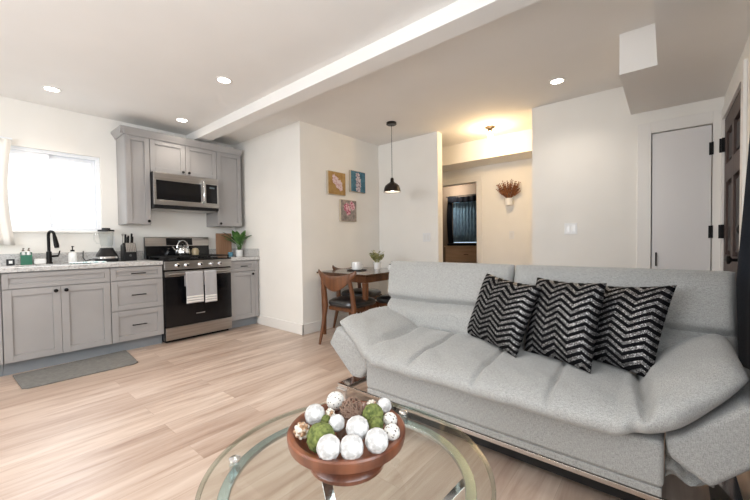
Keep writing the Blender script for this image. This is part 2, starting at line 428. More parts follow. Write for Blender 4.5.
# closet door
k = MB(); k.box(WX-.018, WX, DY1, DY1+.10, 0, DZ+.10).box(WX-.018, WX, YR, DY0, 0, DZ+.10).box(WX-.018, WX, DY0, DY1, DZ, DZ+.10)
struct(k.build('trim_closet_door', 'trim', bevel=.003))
d = SB('door_1', 'closet', WX-.004, WX+.034, DY0+.006, DY1-.006, .01, DZ-.007, bevel=.002)
for z in (.25, 1.14, 1.83):
    MB().box(WX-.012, WX-.003, DY0-.004, DY0+.022, z-.052, z+.052).tube([(WX-.018, DY0+.001, z-.052), (WX-.018, DY0+.001, z+.052)], .007).build('hinge', 'black', d)
k = MB().tube([(WX-.03, .076, .845), (WX-.03, .076, .965)], .006).tube([(WX-.03, .076, .86), (WX-.004, .076, .86)], .005).tube([(WX-.03, .076, .95), (WX-.004, .076, .95)], .005)
k.build('pull_handle', 'black', d)
# front door: six dark panels
k = MB(); k.box(FX0-.09, FX0, YR, YR+.018, 0, 2.125).box(FX1, WX-.02, YR, YR+.018, 0, 2.125).box(FX0, FX1, YR, YR+.018, 2.035, 2.125)
struct(k.build('trim_front_door', 'trim', bevel=.003))
fd = MB(); 
yd0, yd1 = YR-.045, YR+.004
cols = ((FX0+.11, FX0+.41), (FX0+.50, FX1-.11)); rows = ((.22, .78), (.96, 1.52), (1.66, 1.90))
fd.box(FX0+.006, FX1-.006, yd0, yd0+.022, .01, 2.03)
xs = [FX0+.006, cols[0][0], cols[0][1], cols[1][0], cols[1][1], FX1-.006]
for a, b in ((0, 1), (2, 3), (4, 5)): fd.box(xs[a], xs[b], yd0+.022, yd1, .01, 2.03)
zs_ = [.01, .22, .78, .96, 1.52, 1.66, 1.90, 2.03]
for (c0, c1) in cols:
    for a, b in ((0, 1), (2, 3), (4, 5), (6, 7)): fd.box(c0, c1, yd0+.022, yd1, zs_[a], zs_[b])
d = struct(fd.build('door_2', 'darkdoor', bevel=.003))
for (c0, c1) in cols:
    for (z0, z1) in rows:
        MB().prism([(c0+.002, z0+.002), (c1-.002, z0+.002), (c1-.002, z1-.002), (c0+.002, z1-.002)], 1, yd0+.0225, yd0+.026).box(c0+.03, c1-.03, yd0+.026, yd0+.038, z0+.03, z1-.03).build('door_panel', 'darkpanel', d, bevel=.006)
for z in (.25, 1.14, 1.83):
    MB().box(FX1-.03, FX1+.002, YR+.004, YR+.022, z-.055, z+.055).tube([(FX1, YR+.026, z-.055), (FX1, YR+.026, z+.055)], .009).build('hinge', 'black', d)
MB().lathe((FX0+.07, YR+.004, 1.14), [(.028, 0), (.028, .012), (.012, .02), (0, .02)], 20, 'y').build('deadbolt', 'black', d)
MB().lathe((FX0+.07, YR+.004, .95), [(.028, 0), (.028, .01), (.01, .012), (.01, .035), (.026, .045), (.028, .06), (0, .07)], 20, 'y').build('door_knob', 'black', d)

# kitchen window: two sliding lights, sill and casing
wf = MB()
fy0, fy1 = KY+.03, KY+.10
wf.box(WX0, WX1, fy0, fy1, WZ0, WZ0+.04).box(WX0, WX1, fy0, fy1, WZ1-.035, WZ1).box(WX0, WX0+.035, fy0, fy1, WZ0+.04, WZ1-.035).box(WX1-.035, WX1, fy0, fy1, WZ0+.04, WZ1-.035)
wo = struct(wf.build('window_1', 'vinyl', bevel=.003))
xm = .578
for nm, a, b, yy in (('left', WX0+.037, xm+.03, KY+.038), ('right', xm, WX1-.037, KY+.066)):
    s_ = MB(); z0, z1, fw_ = WZ0+.042, WZ1-.037, .038
    s_.box(a, a+fw_, yy, yy+.024, z0, z1).box(b-fw_, b, yy, yy+.024, z0, z1).box(a+fw_, b-fw_, yy, yy+.024, z0, z0+fw_).box(a+fw_, b-fw_, yy, yy+.024, z1-fw_, z1)
    so = s_.build('sash', 'vinyl', wo, bevel=.002)
    MB().box(a+fw_, b-fw_, yy+.010, yy+.014, z0+fw_, z1-fw_).build('pane', 'pane', so, smooth=False)
k = MB(); k.box(WX0-.04, WX1+.03, KY-.03, KY+.03, WZ0-.022, WZ0)
struct(k.build('trim_window_sill', 'trim', bevel=.004))
# side window and made-up rear window (behind the camera), frames only around the openings
for nm, axis in (('window_rear_added', 0), ('window_3', 1)):
    k = MB()
    if axis == 0:
        X0, X1 = XB-.13, XB-.06
        for (a, b, c, e) in ((.6, 3.2, 1.1, 1.15), (.6, 3.2, 2.2, 2.25), (.6, .65, 1.15, 2.2), (3.15, 3.2, 1.15, 2.2), (1.875, 1.925, 1.15, 2.2)): k.box(X0, X1, a, b, c, e)
    else:
        for (a, b, c, e) in ((SX0, SX1, .85, .9), (SX0, SX1, 2.0, 2.05), (SX0, SX0+.05, .9, 2.0), (SX1-.05, SX1, .9, 2.0), (.17, .22, .9, 2.0)): k.box(a, b, YR-.14, YR-.09, c, e)
    struct(k.build(nm, 'vinyl', bevel=.003))

# ------------------------------------------------------------------ outside the kitchen window
o = MB().prism([(-6, 0), (6, 0), (6, 2.0), (0, 2.0), (-6, 2.0)], 1, 9.5, 12).build('neighbour_house', mat('neighbour_siding', (.74,.78,.80), .8), smooth=False)
o2 = MB().box(-6.3, 6.3, 9.2, 12.2, 2.0, 2.12).build('roof_edge', mat('roof_trim', (.80,.83,.85), .8), o)
recenter(o, (0, 10.7, 0)); 
for v in o2.data.vertices: v.co -= Vector((0, 10.7, 0))
tag(o, 'pale neighbouring house seen faintly through the kitchen window', 'house')

# ------------------------------------------------------------------ recessed and other lights
spots = [((.57, 4.291), 'recessed ceiling light nearest the kitchen window'), ((1.671, 4.274), 'recessed ceiling light in front of the grey upper cabinets'),
         ((1.513, 2.966), 'recessed ceiling light left of the ceiling beam, nearest the camera'), ((3.493, .767), 'recessed ceiling light near the blank wall beside the dropped soffit')]
def spot(x, y, label, power):
    t = thing('recessed_ceiling_light', label, 'ceiling light', (x, y, CZ), 'recessed ceiling lights')
    MB().lathe((x, y, CZ), [(.048, -.001), (.052, -.006), (.066, -.005), (.068, 0)], 32).build('trim_ring', 'trim', t)
    MB().lathe((x, y, CZ), [(0, -.0035), (.049, -.0035)], 32, cap=False).build('lens', mat('lamp_lens', (1,1,1), .5, emit=14, ecol=(1,.93,.82)), t)
    l = bpy.data.lights.new('downlight', 'SPOT'); l.energy = power; l.color = (1, .90, .79); l.spot_size = 2.4; l.spot_blend = .8; l.shadow_soft_size = .12
    lo = bpy.data.objects.new('downlight', l); COL.objects.link(lo); lo.parent = t; lo.location = (0, 0, -.02)
for (p, lb) in spots: spot(*p, lb, 15)
for (x_, y_l, lb) in ((1.0, 1.45, 'added recessed ceiling light over the glass coffee table, out of the frame'), (-.35, .95, 'added recessed ceiling light, unseen behind the camera near the right wall'),
                    (-.9, 2.5, 'added recessed ceiling light, unseen behind the camera in the middle of the room'), (-.9, 4.0, 'added recessed ceiling light, unseen behind the camera near the kitchen wall')):
    spot(x_, y_l, lb, 24)  # unseen downlights added for more light from above

t = thing('flush_ceiling_lamp', 'small brass ceiling lamp with a glowing bare bulb in the hallway', 'ceiling lamp', (4.325, 1.716, CZ))
MB().lathe((4.325, 1.716, CZ), [(.062, 0), (.062, -.012), (.03, -.022), (.024, -.055), (0, -.055)], 28).build('lamp_base', mat('aged_bronze', (.10,.07,.045), .35, .8), t)
MB().lathe((4.325, 1.716, CZ), [(.012, -.056), (.014, -.07), (.03, -.095), (.03, -.115), (.018, -.135), (0, -.14)], 24).build('bulb', mat('bulb_glow', (1,.9,.7), .5, emit=25, ecol=(1,.80,.50)), t)
l = bpy.data.lights.new('bulb_light', 'POINT'); l.energy = 9.5; l.color = (1, .70, .38); l.shadow_soft_size = .03
lo = bpy.data.objects.new('bulb_light', l); COL.objects.link(lo); lo.parent = t; lo.location = (0, 0, -.19)

px_, py_ = 3.36, 2.54
t = thing('pendant_lamp', 'black dome pendant lamp hanging over the dining table', 'pendant lamp', (px_, py_, CZ))
bz = mat('pendant_bronze', (.022,.017,.014), .35, .5)
MB().lathe((px_, py_, CZ), [(0, 0), (.06, 0), (.062, -.022), (.055, -.028), (0, -.028)], 32).build('canopy', bz, t)
MB().tube([(px_, py_, CZ-.028), (px_, py_, 1.86)], .003, 8).build('cord', bz, t)
MB().lathe((px_, py_, 0), [(.004, 1.862), (.014, 1.86), (.020, 1.845), (.022, 1.815), (.034, 1.80), (.058, 1.788), (.084, 1.765), (.095, 1.735), (.100, 1.705), (.106, 1.690), (.103, 1.689), (.097, 1.705), (.091, 1.735), (.080, 1.76), (.05, 1.782), (.01, 1.79)], 40, cap=False).build('lamp_shade', bz, t)
MB().lathe((px_, py_, 0), [(.088, 1.742), (.099, 1.700), (.102, 1.6925), (.096, 1.702), (.086, 1.738)], 40, cap=False).build('shade_lining', 'trim', t)
MB().lathe((px_, py_, 0), [(0, 1.70), (.02, 1.703), (.034, 1.72), (.03, 1.745), (.015, 1.775), (0, 1.78)], 24).build('bulb', mat('pendant_bulb', (1,.95,.85), .5, emit=9, ecol=(1,.88,.70)), t)

t = thing('flush_ceiling_lamp', 'tiny white ceiling lamp in the dim bedroom beyond the hallway', 'ceiling lamp', (7.1, 3.76, 2.42))
MB().lathe((7.1, 3.76, 2.42), [(.1, 0), (.1, -.02), (.08, -.05), (0, -.07)], 24).build('lamp_shade', mat('bedroom_lamp', (1,.95,.85), .5, emit=1.5), t)
l = bpy.data.lights.new('bedroom_lamp_light', 'POINT'); l.energy = 15; l.color = (1, .92, .84); l.shadow_soft_size = .08
lo = bpy.data.objects.new('bedroom_lamp_light', l); COL.objects.link(lo); lo.parent = t; lo.location = (0, 0, -.15)

# ------------------------------------------------------------------ kitchen cabinets
FY = KY-.61           # carcass front of the base cabinets
DYF = KY-.63          # door faces
def shaker(name, x0, x1, z0, z1, yb, parent, rail=.055, m='cabinet', th=.02):
    """frame and recessed panel, front towards -y"""
    s_ = MB(); yf = yb-th
    s_.box(x0, x0+rail, yf, yb, z0, z1).box(x1-rail, x1, yf, yb, z0, z1).box(x0+rail, x1-rail, yf, yb, z0, z0+rail).box(x0+rail, x1-rail, yf, yb, z1-rail, z1)
    s_.box(x0+rail, x1-rail, yb-.007, yb, z0+rail, z1-rail)
    return s_.build(name, m, parent, bevel=.002)
def knob(x, z, yf, parent):
    return MB().lathe((x, yf, z), [(.006, 0), (.006, -.012), (.015, -.016), (.016, -.024), (.010, -.028), (0, -.028)], 16, 'y').build('knob', 'black', parent)
def pull(x, z, yf, parent, L=.13):
    return MB().box(x-L/2, x+L/2, yf-.032, yf-.022, z-.005, z+.005).box(x-L/2+.008, x-L/2+.018, yf-.022, yf, z-.004, z+.004).box(x+L/2-.018, x+L/2-.008, yf-.022, yf, z-.004, z+.004).build('bar_pull', 'black', parent, bevel=.0015)
def carcass(t, x0, x1):
    MB().box(x0, x1, FY, KY-.002, .11, .874).build('body', 'cabinet', t, bevel=.001)
    MB().box(x0, x1, FY+.055, KY-.01, 0, .11).build('toe_kick', 'toekick', t)
R0 = 1.4096; R1 = R0+.764
g = .0025
x0, x1 = .205, .940
t = thing('sink_base_cabinet', 'grey shaker sink cabinet with two doors below the kitchen window', 'cabinet', ((x0+x1)/2, KY-.3, 0))
k = MB().box(x0, x1, FY, KY-.002, .11, .72).box(x0, x0+.018, FY, KY-.002, .721, .874).box(x1-.018, x1, FY, KY-.002, .721, .874).box(x0+.018, x1-.018, FY, FY+.018, .721, .874)
k.build('body', 'cabinet', t, bevel=.001); MB().box(x0, x1, FY+.055, KY-.01, 0, .11).build('toe_kick', 'toekick', t)
shaker('false_front', x0+g, x1-g, .735, .865, FY, t, .04)
xm = .573
for a, b, kx in ((x0+g, xm-g/2, xm-.035), (xm+g/2, x1-g, xm+.035)):
    dd = shaker('door', a, b, .115, .728, FY, t); knob(kx, .692, DYF, dd)
x0, x1 = -.36, .203
t = thing('base_cabinet', 'grey base cabinet cut off by the left edge of the photo', 'cabinet', ((x0+x1)/2, KY-.3, 0))
carcass(t, x0, x1); dd = shaker('drawer', x0+g, x1-g, .735, .865, FY, t, .04); pull((x0+x1)/2, .80, DYF, dd)
dd = shaker('door', x0+g, x1-g, .115, .728, FY, t); knob(x0+.04, .69, DYF, dd)
x0, x1 = .942, R0-.002
t = thing('drawer_base_cabinet', 'grey three-drawer base cabinet left of the range', 'cabinet', ((x0+x1)/2, KY-.3, 0))
carcass(t, x0, x1)
for z0, z1 in ((.735, .865), (.430, .728), (.115, .423)):
    dd = shaker('drawer', x0+g, x1-g, z0, z1, FY, t, .045 if z0 > .7 else .055); pull((x0+x1)/2, (z0+z1)/2, DYF, dd)
x0, x1 = R1+.003, PX-.02
t = thing('base_cabinet', 'narrow grey base cabinet right of the range, in the corner', 'cabinet', ((x0+x1)/2, KY-.3, 0))
carcass(t, x0, x1)
dd = shaker('drawer', x0+g, x1-.05, .735, .865, FY, t, .04); pull((x0+x1)/2-.02, .80, DYF, dd, .09)
dd = shaker('door', x0+g, x1-.05, .115, .728, FY, t); knob(x1-.085, .692, DYF, dd)
MB().box(x1-.048, x1, FY-.02, FY, .115, .865).build('filler_strip', 'cabinet', t, bevel=.001)
# countertops
cy0 = KY-.65
sxa, sxb, sya, syb = .30, .85, KY-.53, KY-.16
k = MB(); k.box(-.36, sxa, cy0, KY-.001, .876, .914).box(sxb, R0-.003, cy0, KY-.001, .876, .914).box(sxa, sxb, cy0, sya, .876, .914).box(sxa, sxb, syb, KY-.001, .876, .914)
t = thing('countertop', 'speckled grey granite countertop with the sink, left of the range', 'countertop', (.5, KY-.3, .876))
k.build('slab', 'granite', t, bevel=.003); B('backsplash', 'granite', -.36, R0-.003, KY-.02, KY-.001, .9145, 1.022, t)
t = thing('countertop', 'short speckled countertop right of the range under the potted plant', 'countertop', (2.37, KY-.3, .876))
B('slab', 'granite', R1+.003, PX-.001, cy0, KY-.001, .876, .914, t, bevel=.003); B('backsplash', 'granite', R1+.003, PX-.02, KY-.02, KY-.001, .9145, 1.022, t)
B('side_splash', 'granite', PX-.0195, PX-.001, cy0+.01, KY-.001, .9145, 1.022, t)
t = thing('sink', 'undermount stainless steel sink in the granite countertop', 'sink', ((sxa+sxb)/2, (sya+syb)/2, .74))
k = MB(); k.box(sxa+.002, sxa+.006, sya, syb, .74, .875).box(sxb-.006, sxb-.002, sya, syb, .74, .875).box(sxa+.006, sxb-.006, sya+.002, sya+.006, .74, .875).box(sxa+.006, sxb-.006, syb-.006, syb-.002, .74, .875).box(sxa+.006, sxb-.006, sya+.006, syb-.006, .735, .74)
k.build('basin', 'steel', t)

# upper cabinets
UY = KY-.29-.02; UD = UY   # carcass front; doors stand 2 cm proud
def upper(label, x0, x1, z0, doors, knobs):
    t = thing('upper_cabinet', label, 'cabinet', ((x0+x1)/2, KY-.15, z0))
    MB().box(x0, x1, UY, KY-.002, z0, 2.315).build('body', 'cabinet', t, bevel=.001)
    for (a, b), kx in zip(doors, knobs):
        dd = shaker('door', a+g, b-g, z0+.004, 2.30, UY, t, .052 if b-a > .25 else .05); knob(kx, z0+.035, UY-.02, dd)
    return t
upper('tall narrow grey upper cabinet left of the microwave', 1.172, R0-.001, 1.325, [(1.172, R0-.001)], [R0-.03])
upper('short grey two-door upper cabinet above the microwave', R0, R1+.0, 1.93, [(R0, (R0+R1)/2), ((R0+R1)/2, R1)], [(R0+R1)/2-.035, (R0+R1)/2+.035])
t = upper('tall grey upper cabinet in the corner, right of the microwave', R1+.001, 2.512, 1.325, [(R1+.001, 2.512)], [R1+.035])
# crown moulding over all three
k = MB(); 
prof = [(0, 2.30), (-.012, 2.30), (-.016, 2.315), (-.045, 2.355), (-.048, 2.375), (0, 2.375)]
k.prism([(UY-.02+a, z) for a, z in prof], 0, 1.172-.045, 2.513)
k.prism([(1.172+a, z) for a, z in prof], 1, UY-.06, KY-.002)
tag(recenter(k.build('crown_moulding', 'cabinet'), (1.85, UY, 2.30)), 'grey crown moulding running over the upper cabinets', 'moulding')

# microwave
mx0, mx1, mz0, mz1, myf = R0+.003, R1-.022, 1.51, 1.925, KY-.415
t = thing('microwave', 'stainless over-the-range microwave with black glass door', 'microwave', ((mx0+mx1)/2, KY-.2, mz0))
B('body', 'blackplastic', mx0, mx1, myf+.02, KY-.003, mz0, mz1-.004, t)
xd = mx1-.178
s_ = MB(); s_.box(mx0, xd, myf, myf+.02, mz0+.040, mz0+.095).box(mx0, xd, myf, myf+.02, mz1-.095, mz1-.006).box(mx0, mx0+.026, myf, myf+.02, mz0+.095, mz1-.095).box(xd-.038, xd, myf, myf+.02, mz0+.095, mz1-.095)
dd = s_.build('door', 'steel', t, bevel=.002)
B('door_window', 'glassblack', mx0+.026, xd-.038, myf+.004, myf+.016, mz0+.095, mz1-.095, dd, bevel=0)
MB().tube([(xd-.02, myf, mz0+.09), (xd-.02, myf-.035, mz0+.115), (xd-.02, myf-.042, mz0+.2), (xd-.02, myf-.035, mz1-.07), (xd-.02, myf, mz1-.045)], .012, 10).build('handle', 'chrome', dd)
s_ = MB(); s_.box(xd+.002, mx1, myf, myf+.02, mz0+.040, mz0+.095).box(xd+.002, mx1, myf, myf+.02, mz1-.085, mz1-.006).box(xd+.002, xd+.022, myf, myf+.02, mz0+.095, mz1-.085).box(mx1-.018, mx1, myf, myf+.02, mz0+.095, mz1-.085)
pn = s_.build('control_panel', 'steel', t, bevel=.002)
B('keypad', 'glassblack', xd+.022, mx1-.018, myf+.002, myf+.016, mz0+.095, mz1-.085, pn, bevel=0)
B('display', mat('display_dim', (.10,.13,.14), .3), xd+.065, mx1-.05, myf+.0005, myf+.0025, mz1-.135, mz1-.115, pn, bevel=0)
B('vent_strip', 'blackplastic', mx0, mx1, myf+.004, myf+.02, mz0+.006, mz0+.038, t)
B('underside_grille', 'steel', mx0+.02, mx1-.02, myf+.03, KY-.05, mz0-.006, mz0-.0005, t)

# range
ry0 = KY-.66
t = thing('range', 'stainless and black gas range with towels on its oven handle', 'stove', ((R0+R1)/2, KY-.33, 0))
rx0, rx1 = R0+.003, R1-.003
B('body', 'enamel', rx0, rx1, ry0+.025, KY-.02, .03, .905, t)
s_ = MB(); s_.box(rx0+.02, rx1-.02, ry0+.06, KY-.05, 0, .03); s_.build('base', 'blackplastic', t)
B('storage_drawer', 'steel', rx0+.004, rx1-.004, ry0, ry0+.024, .035, .172, t, bevel=.004)
dr = MB().box(rx0+.004, rx1-.004, ry0, ry0+.024, .18, .80).build('oven_door', 'enamel', t, bevel=.004)
B('oven_window', 'glassblack', rx0+.13, rx1-.13, ry0-.002, ry0+.004, .40, .70, dr, bevel=0)
B('door_top_rail', 'steel', rx0+.006, rx1-.006, ry0-.004, ry0-.0002, .735, .795, dr)
B('badge', mat('badge_metal', (.55,.55,.55), .3, .8), rx0+.325, rx0+.425, ry0-.0015, ry0-.0001, .288, .296, dr, bevel=0)
MB().tube([(rx0+.04, ry0-.045, .765), (rx1-.04, ry0-.045, .765)], .012, 12).box(rx0+.045, rx0+.065, ry0-.045, ry0-.004, .757, .773).box(rx1-.065, rx1-.045, ry0-.045, ry0-.004, .757, .773).build('handle', 'steel', dr)
cp = MB().prism([(ry0-.012, .812), (ry0-.006, .905), (ry0+.024, .905), (ry0+.024, .812)], 0, rx0, rx1).build('control_panel', 'steel', t, bevel=.003)
for fx in (.17, .30, .50, .67, .80):
    kx = rx0+(rx1-rx0)*fx
    MB().lathe((kx, ry0-.010, .858), [(.024, 0), (.024, -.006), (.018, -.008), (.017, -.030), (.014, -.033), (0, -.033)], 20, 'y').build('control_knob', 'chrome', cp)
B('cooktop', 'enamel', rx0, rx1, ry0-.004, KY-.075, .906, .922, t, bevel=.004)
bg = MB().prism([(KY-.075, .922), (KY-.068, 1.08), (KY-.055, 1.185), (KY-.022, 1.185), (KY-.022, .922)], 0, rx0, rx1).build('backguard', 'enamel', t, bevel=.006)
s_ = MB().prism([(KY-.077, 1.075), (KY-.062, 1.180), (KY-.058, 1.186), (KY-.058, 1.075)], 0, rx0+.002, rx1-.002); s_.build('backguard_steel', 'steel', bg)
MB().prism([(KY-.080, 1.083), (KY-.067, 1.172), (KY-.062, 1.172), (KY-.062, 1.083)], 0, rx0+.23, rx0+.54).build('clock_panel', 'glassblack', bg)
B('clock_mark', mat('clock_digits', (.5,.6,.65), .3), rx0+.37, rx0+.40, KY-.080, KY-.076, 1.128, 1.140, bg, bevel=0)
for gx in (rx0+.03, rx0+.27, rx0+.51):
    s_ = MB(); wd = .225; a0, a1 = ry0+.02, KY-.10
    for xx in (gx, gx+wd): s_.box(xx-.006, xx+.006, a0, a1, .945, .957)
    for yy in (a0, (a0+a1)/2, a1): s_.box(gx+.006, gx+wd-.006, yy-.006, yy+.006, .945, .957)
    for yy in ((a0*3+a1)/4, (a0+a1*3)/4): s_.box(gx+.006, gx+.08, yy-.005, yy+.005, .945, .957).box(gx+wd-.08, gx+wd-.006, yy-.005, yy+.005, .945, .957)
    for xx in (gx, gx+wd):
        for yy in (a0+.01, a1-.01): s_.box(xx-.006, xx+.006, yy-.006, yy+.006, .9225, .945)
    s_.build('grate', mat('cast_iron', (.012,.012,.012), .6, .3), t)
for bx_ in (rx0+.14, rx0+.38, rx0+.62):
    for by in (ry0+.15, KY-.23):
        MB().lathe((bx_, by, .9225), [(.045, 0), (.045, .006), (.03, .012), (0, .013)], 20).build('burner', 'blackplastic', t)

# towels over the oven handle
def towel(x0, x1, zb, label):
    hy, hz = ry0-.045, .765
    pts = [(hy+.020, .62), (hy+.0195, hz-.002)] + [(hy+.0175*math.cos(a), hz+.0175*math.sin(a)) for a in [PI*i/8 for i in range(1, 8)]] + [(hy-.019, hz-.004), (hy-.023, hz-.1), (hy-.022, zb+.14), (hy-.024, zb+.05), (hy-.022, zb)]
    def sect(off, nu=18):
        rows = []
        for i in range(nu):
            u = i/(nu-1); x = x0+(x1-x0)*u
            rows.append([(x, y + .003*math.sin(u*9+z*7)*(1 if z < hz-.03 else 0) + off[0], z+off[1]) for (y, z) in pts])
        return rows
    A = sect((0, 0)); s_ = MB()
    s_.quadgrid(lambda u, v: A[round(u*17)][round(v*(len(pts)-1))], 18, len(pts))
    o = s_.build('kitchen_towel', 'towel', None, ang=80)
    md = o.modifiers.new('thick', 'SOLIDIFY'); md.thickness = .004; md.offset = 0
    recenter(o, ((x0+x1)/2, hy, zb))
    tag(o, label, 'towel', 'towels on the oven handle')
    for zz in (.008, .036, .064):
        st = MB().quadgrid(lambda u, v: (x0+.002+(x1-x0-.004)*u, hy-.0255-.0012+.003*math.sin(u*9+(zb+zz)*7), zb+zz+.021*v), 18, 2).build('stripe', 'trim', o, ang=80)
        md = st.modifiers.new('thick', 'SOLIDIFY'); md.thickness = .001
    return o
towel(rx0+.195, rx0+.385, .425, 'grey kitchen towel with white hem stripes, left one on the oven handle')
towel(rx0+.400, rx0+.540, .412, 'grey kitchen towel with white hem stripes, right one on the oven handle')

# kettle on the range
kx, ky, kz = rx0+.36, KY-.23, .957
t = thing('kettle', 'shiny steel kettle on the back of the range', 'kettle', (kx, ky, kz))
MB().lathe((kx, ky, kz), [(0, 0), (.075, 0), (.085, .02), (.08, .07), (.055, .105), (.03, .118), (0, .12)], 32).build('body', 'chrome', t)
MB().lathe((kx, ky, kz+.12), [(.012, 0), (.008, .01), (.014, .022), (0, .03)], 16).build('lid_knob', 'black', t)
MB().tube([(kx-.07, ky, kz+.05), (kx-.1, ky, kz+.075), (kx-.12, ky, kz+.11)], [.014, .011, .008], 12).build('spout', 'chrome', t)
MB().tube([(kx+.05*math.cos(a)*1.3, ky, kz+.095+.085*math.sin(a)) for a in [PI*i/12 for i in range(13)]], .006, 8).build('handle', 'chrome', t)
t2 = MB().lathe((kx+.145, ky-.01, .957), [(0, 0), (.04, 0), (.045, .05), (.03, .085), (0, .09)], 24).build('pot', mat('tan_glaze', (.45,.36,.22), .3))
tag(recenter(t2, (kx+.145, ky-.01, .957)), 'small tan lidded pot on the range right of the kettle', 'pot')

# ------------------------------------------------------------------ countertop items
cz = .9145
def P(x, y): return x, y
# faucet
fx, fy = .565, 4.735
t = thing('faucet', 'tall black gooseneck kitchen faucet behind the sink', 'faucet', (fx, fy, cz))
MB().lathe((fx, fy, cz), [(0, 0), (.027, 0), (.027, .012), (.022, .02), (.021, .12), (.014, .125), (0, .126)], 24).build('base', 'black', t)
dx_, dy_ = .42, -.9
pts = [(fx, fy, cz+.12), (fx, fy, cz+.285)] + [(fx+dx_*(.040-.040*math.cos(a)), fy+dy_*(.040-.040*math.cos(a)), cz+.285+.040*math.sin(a)) for a in [PI*i/10 for i in range(1, 11)]]
MB().tube(pts, .013, 12).build('spout', 'black', t)
e = Vector(pts[-1])
MB().tube([e, e+Vector((.004,-.008,-.03)), e+Vector((.012,-.02,-.10)), e+Vector((.014,-.024,-.125))], [.014, .017, .021, .018], 14).build('spray_head', 'black', t)
MB().tube([(fx+.018, fy, cz+.075), (fx+.07, fy-.005, cz+.078)], .011, 12).tube([(fx+.07, fy-.005, cz+.078), (fx+.08, fy-.01, cz+.13)], .006, 10).build('lever', 'black', t)
# small black box with a white square
t = thing('small_holder', 'small black cube holder with a white square at the counter left end', 'holder', (.295, 4.73, cz))
B('body', 'blackplastic', .268, .322, 4.70, 4.755, cz, cz+.06, t); B('face_square', 'whiteplastic', .283, .307, 4.698, 4.6998, cz+.018, cz+.045, t, bevel=0)
# green caddy with dispensers
t = thing('soap_caddy', 'green caddy holding two small pump bottles left of the faucet', 'caddy', (.40, 4.74, cz))
s_ = MB(); cx0, cx1, cya, cyb = .362, .442, 4.71, 4.765
s_.box(cx0, cx1, cya, cyb, cz, cz+.006).box(cx0, cx1, cya, cya+.004, cz+.006, cz+.095).box(cx0, cx1, cyb-.004, cyb, cz+.006, cz+.12).box(cx0, cx0+.004, cya+.004, cyb-.004, cz+.006, cz+.12).box(cx1-.004, cx1, cya+.004, cyb-.004, cz+.006, cz+.12)
s_.build('tray', 'green', t)
for q, (bx_, mm) in enumerate(((.383, 'whiteplastic'), (.421, 'whiteplastic'))):
    bt_ = MB().lathe((bx_, 4.737, cz+.0065), [(0, 0), (.015, 0), (.016, .10), (.008, .118), (.008, .125), (0, .125)], 16).build('bottle', mm, t)
    MB().lathe((bx_, 4.737, cz+.132), [(.009, 0), (.009, .012), (.004, .013), (.004, .03), (0, .03)], 12).tube([(bx_, 4.737, cz+.16), (bx_+.005, 4.715, cz+.158)], .004, 8).build('pump', mat('tan_pump', (.16,.11,.08), .4), bt_)
o = MB().box(.452, .545, 4.72, 4.775, cz, cz+.055).build('sponge_box', 'white', bevel=.012, seg=3)
tag(recenter(o, (.5, 4.75, cz)), 'low white box on the counter between green caddy and faucet', 'box')
# white soap bottle
bx_, by = .745, 4.735
t = thing('soap_dispenser', 'white soap bottle with black pump right of the faucet', 'soap dispenser', (bx_, by, cz))
MB().lathe((bx_, by, cz), [(0, 0), (.033, 0), (.036, .006), (.036, .085), (.030, .105), (.014, .115), (.014, .12), (0, .12)], 24).build('bottle', 'white', t)
MB().lathe((bx_, by, cz+.12), [(.017, 0), (.017, .014), (.005, .016), (.005, .045), (.008, .045), (.008, .055), (0, .055)], 16).tube([(bx_, by, cz+.17), (bx_+.005, by-.035, cz+.168)], .004, 8).build('pump', 'black', t)
# dish mat
o = MB().box(.70, .98, 4.50, 4.66, cz, cz+.010).build('dish_mat', noisy(mat('mat_towelling', rough=.9), (.30,.52,.52), (.80,.82,.80), 60, 2, lo=.42, hi=.5), bevel=.004)
tag(recenter(o, (.84, 4.58, cz)), 'white and teal dish drying mat on the counter before the blender', 'dish mat')
# blender
bx_, by = 1.03, 4.72
t = thing('blender', 'countertop blender with a glass jar and black base', 'blender', (bx_, by, cz))
s_ = MB(); 
def sq(r, z, n=24, p=4):
    return [(bx_ + r*math.copysign(abs(math.cos(a))**(2/p), math.cos(a)), by + r*math.copysign(abs(math.sin(a))**(2/p), math.sin(a)), z) for a in [2*PI*i/n for i in range(n)]]
prof = [(.095, 0), (.098, .03), (.088, .075), (.07, .11), (.058, .135), (.055, .15)]
A = [sq(r, cz+z) for r, z in prof]
s_.quadgrid(lambda u, v: A[round(v*5)][round(u*24) % 24], 24, 6, cu=True, cap=True); s_.build('motor_base', 'blackplastic', t)
s_ = MB(); A2 = [sq(r+.0015, cz+z) for r, z in ((.0975, .036), (.0925, .056))]
s_.quadgrid(lambda u, v: A2[round(v)][round(u*24) % 24], 24, 2, cu=True); s_.build('trim_band', 'chrome', t)
MB().lathe((bx_, by, cz), [(.045, .151), (.05, .16), (.058, .20), (.070, .33), (.066, .33), (.054, .20), (.045, .166), (0, .166)], 28).build('jar', 'jar', t)
MB().lathe((bx_, by, cz), [(0, .331), (.074, .331), (.074, .348), (.04, .35), (.036, .368), (0, .368)], 28).build('lid', 'blackplastic', t)
MB().tube([(bx_-.064, by, cz+.30), (bx_-.105, by, cz+.30), (bx_-.108, by, cz+.24), (bx_-.085, by, cz+.20), (bx_-.058, by, cz+.20)], .007, 10).build('jar_handle', 'jar', t)
o = MB().tube([(bx_-.09, by+.03, cz+.03), (bx_-.13, by+.05, cz+.03), (bx_-.17, by+.07, cz+.012), (bx_-.19, by+.085, cz+.05), (bx_-.185, by+.09, cz+.12)], .004, 8).build('power_cord', 'blackplastic', t)
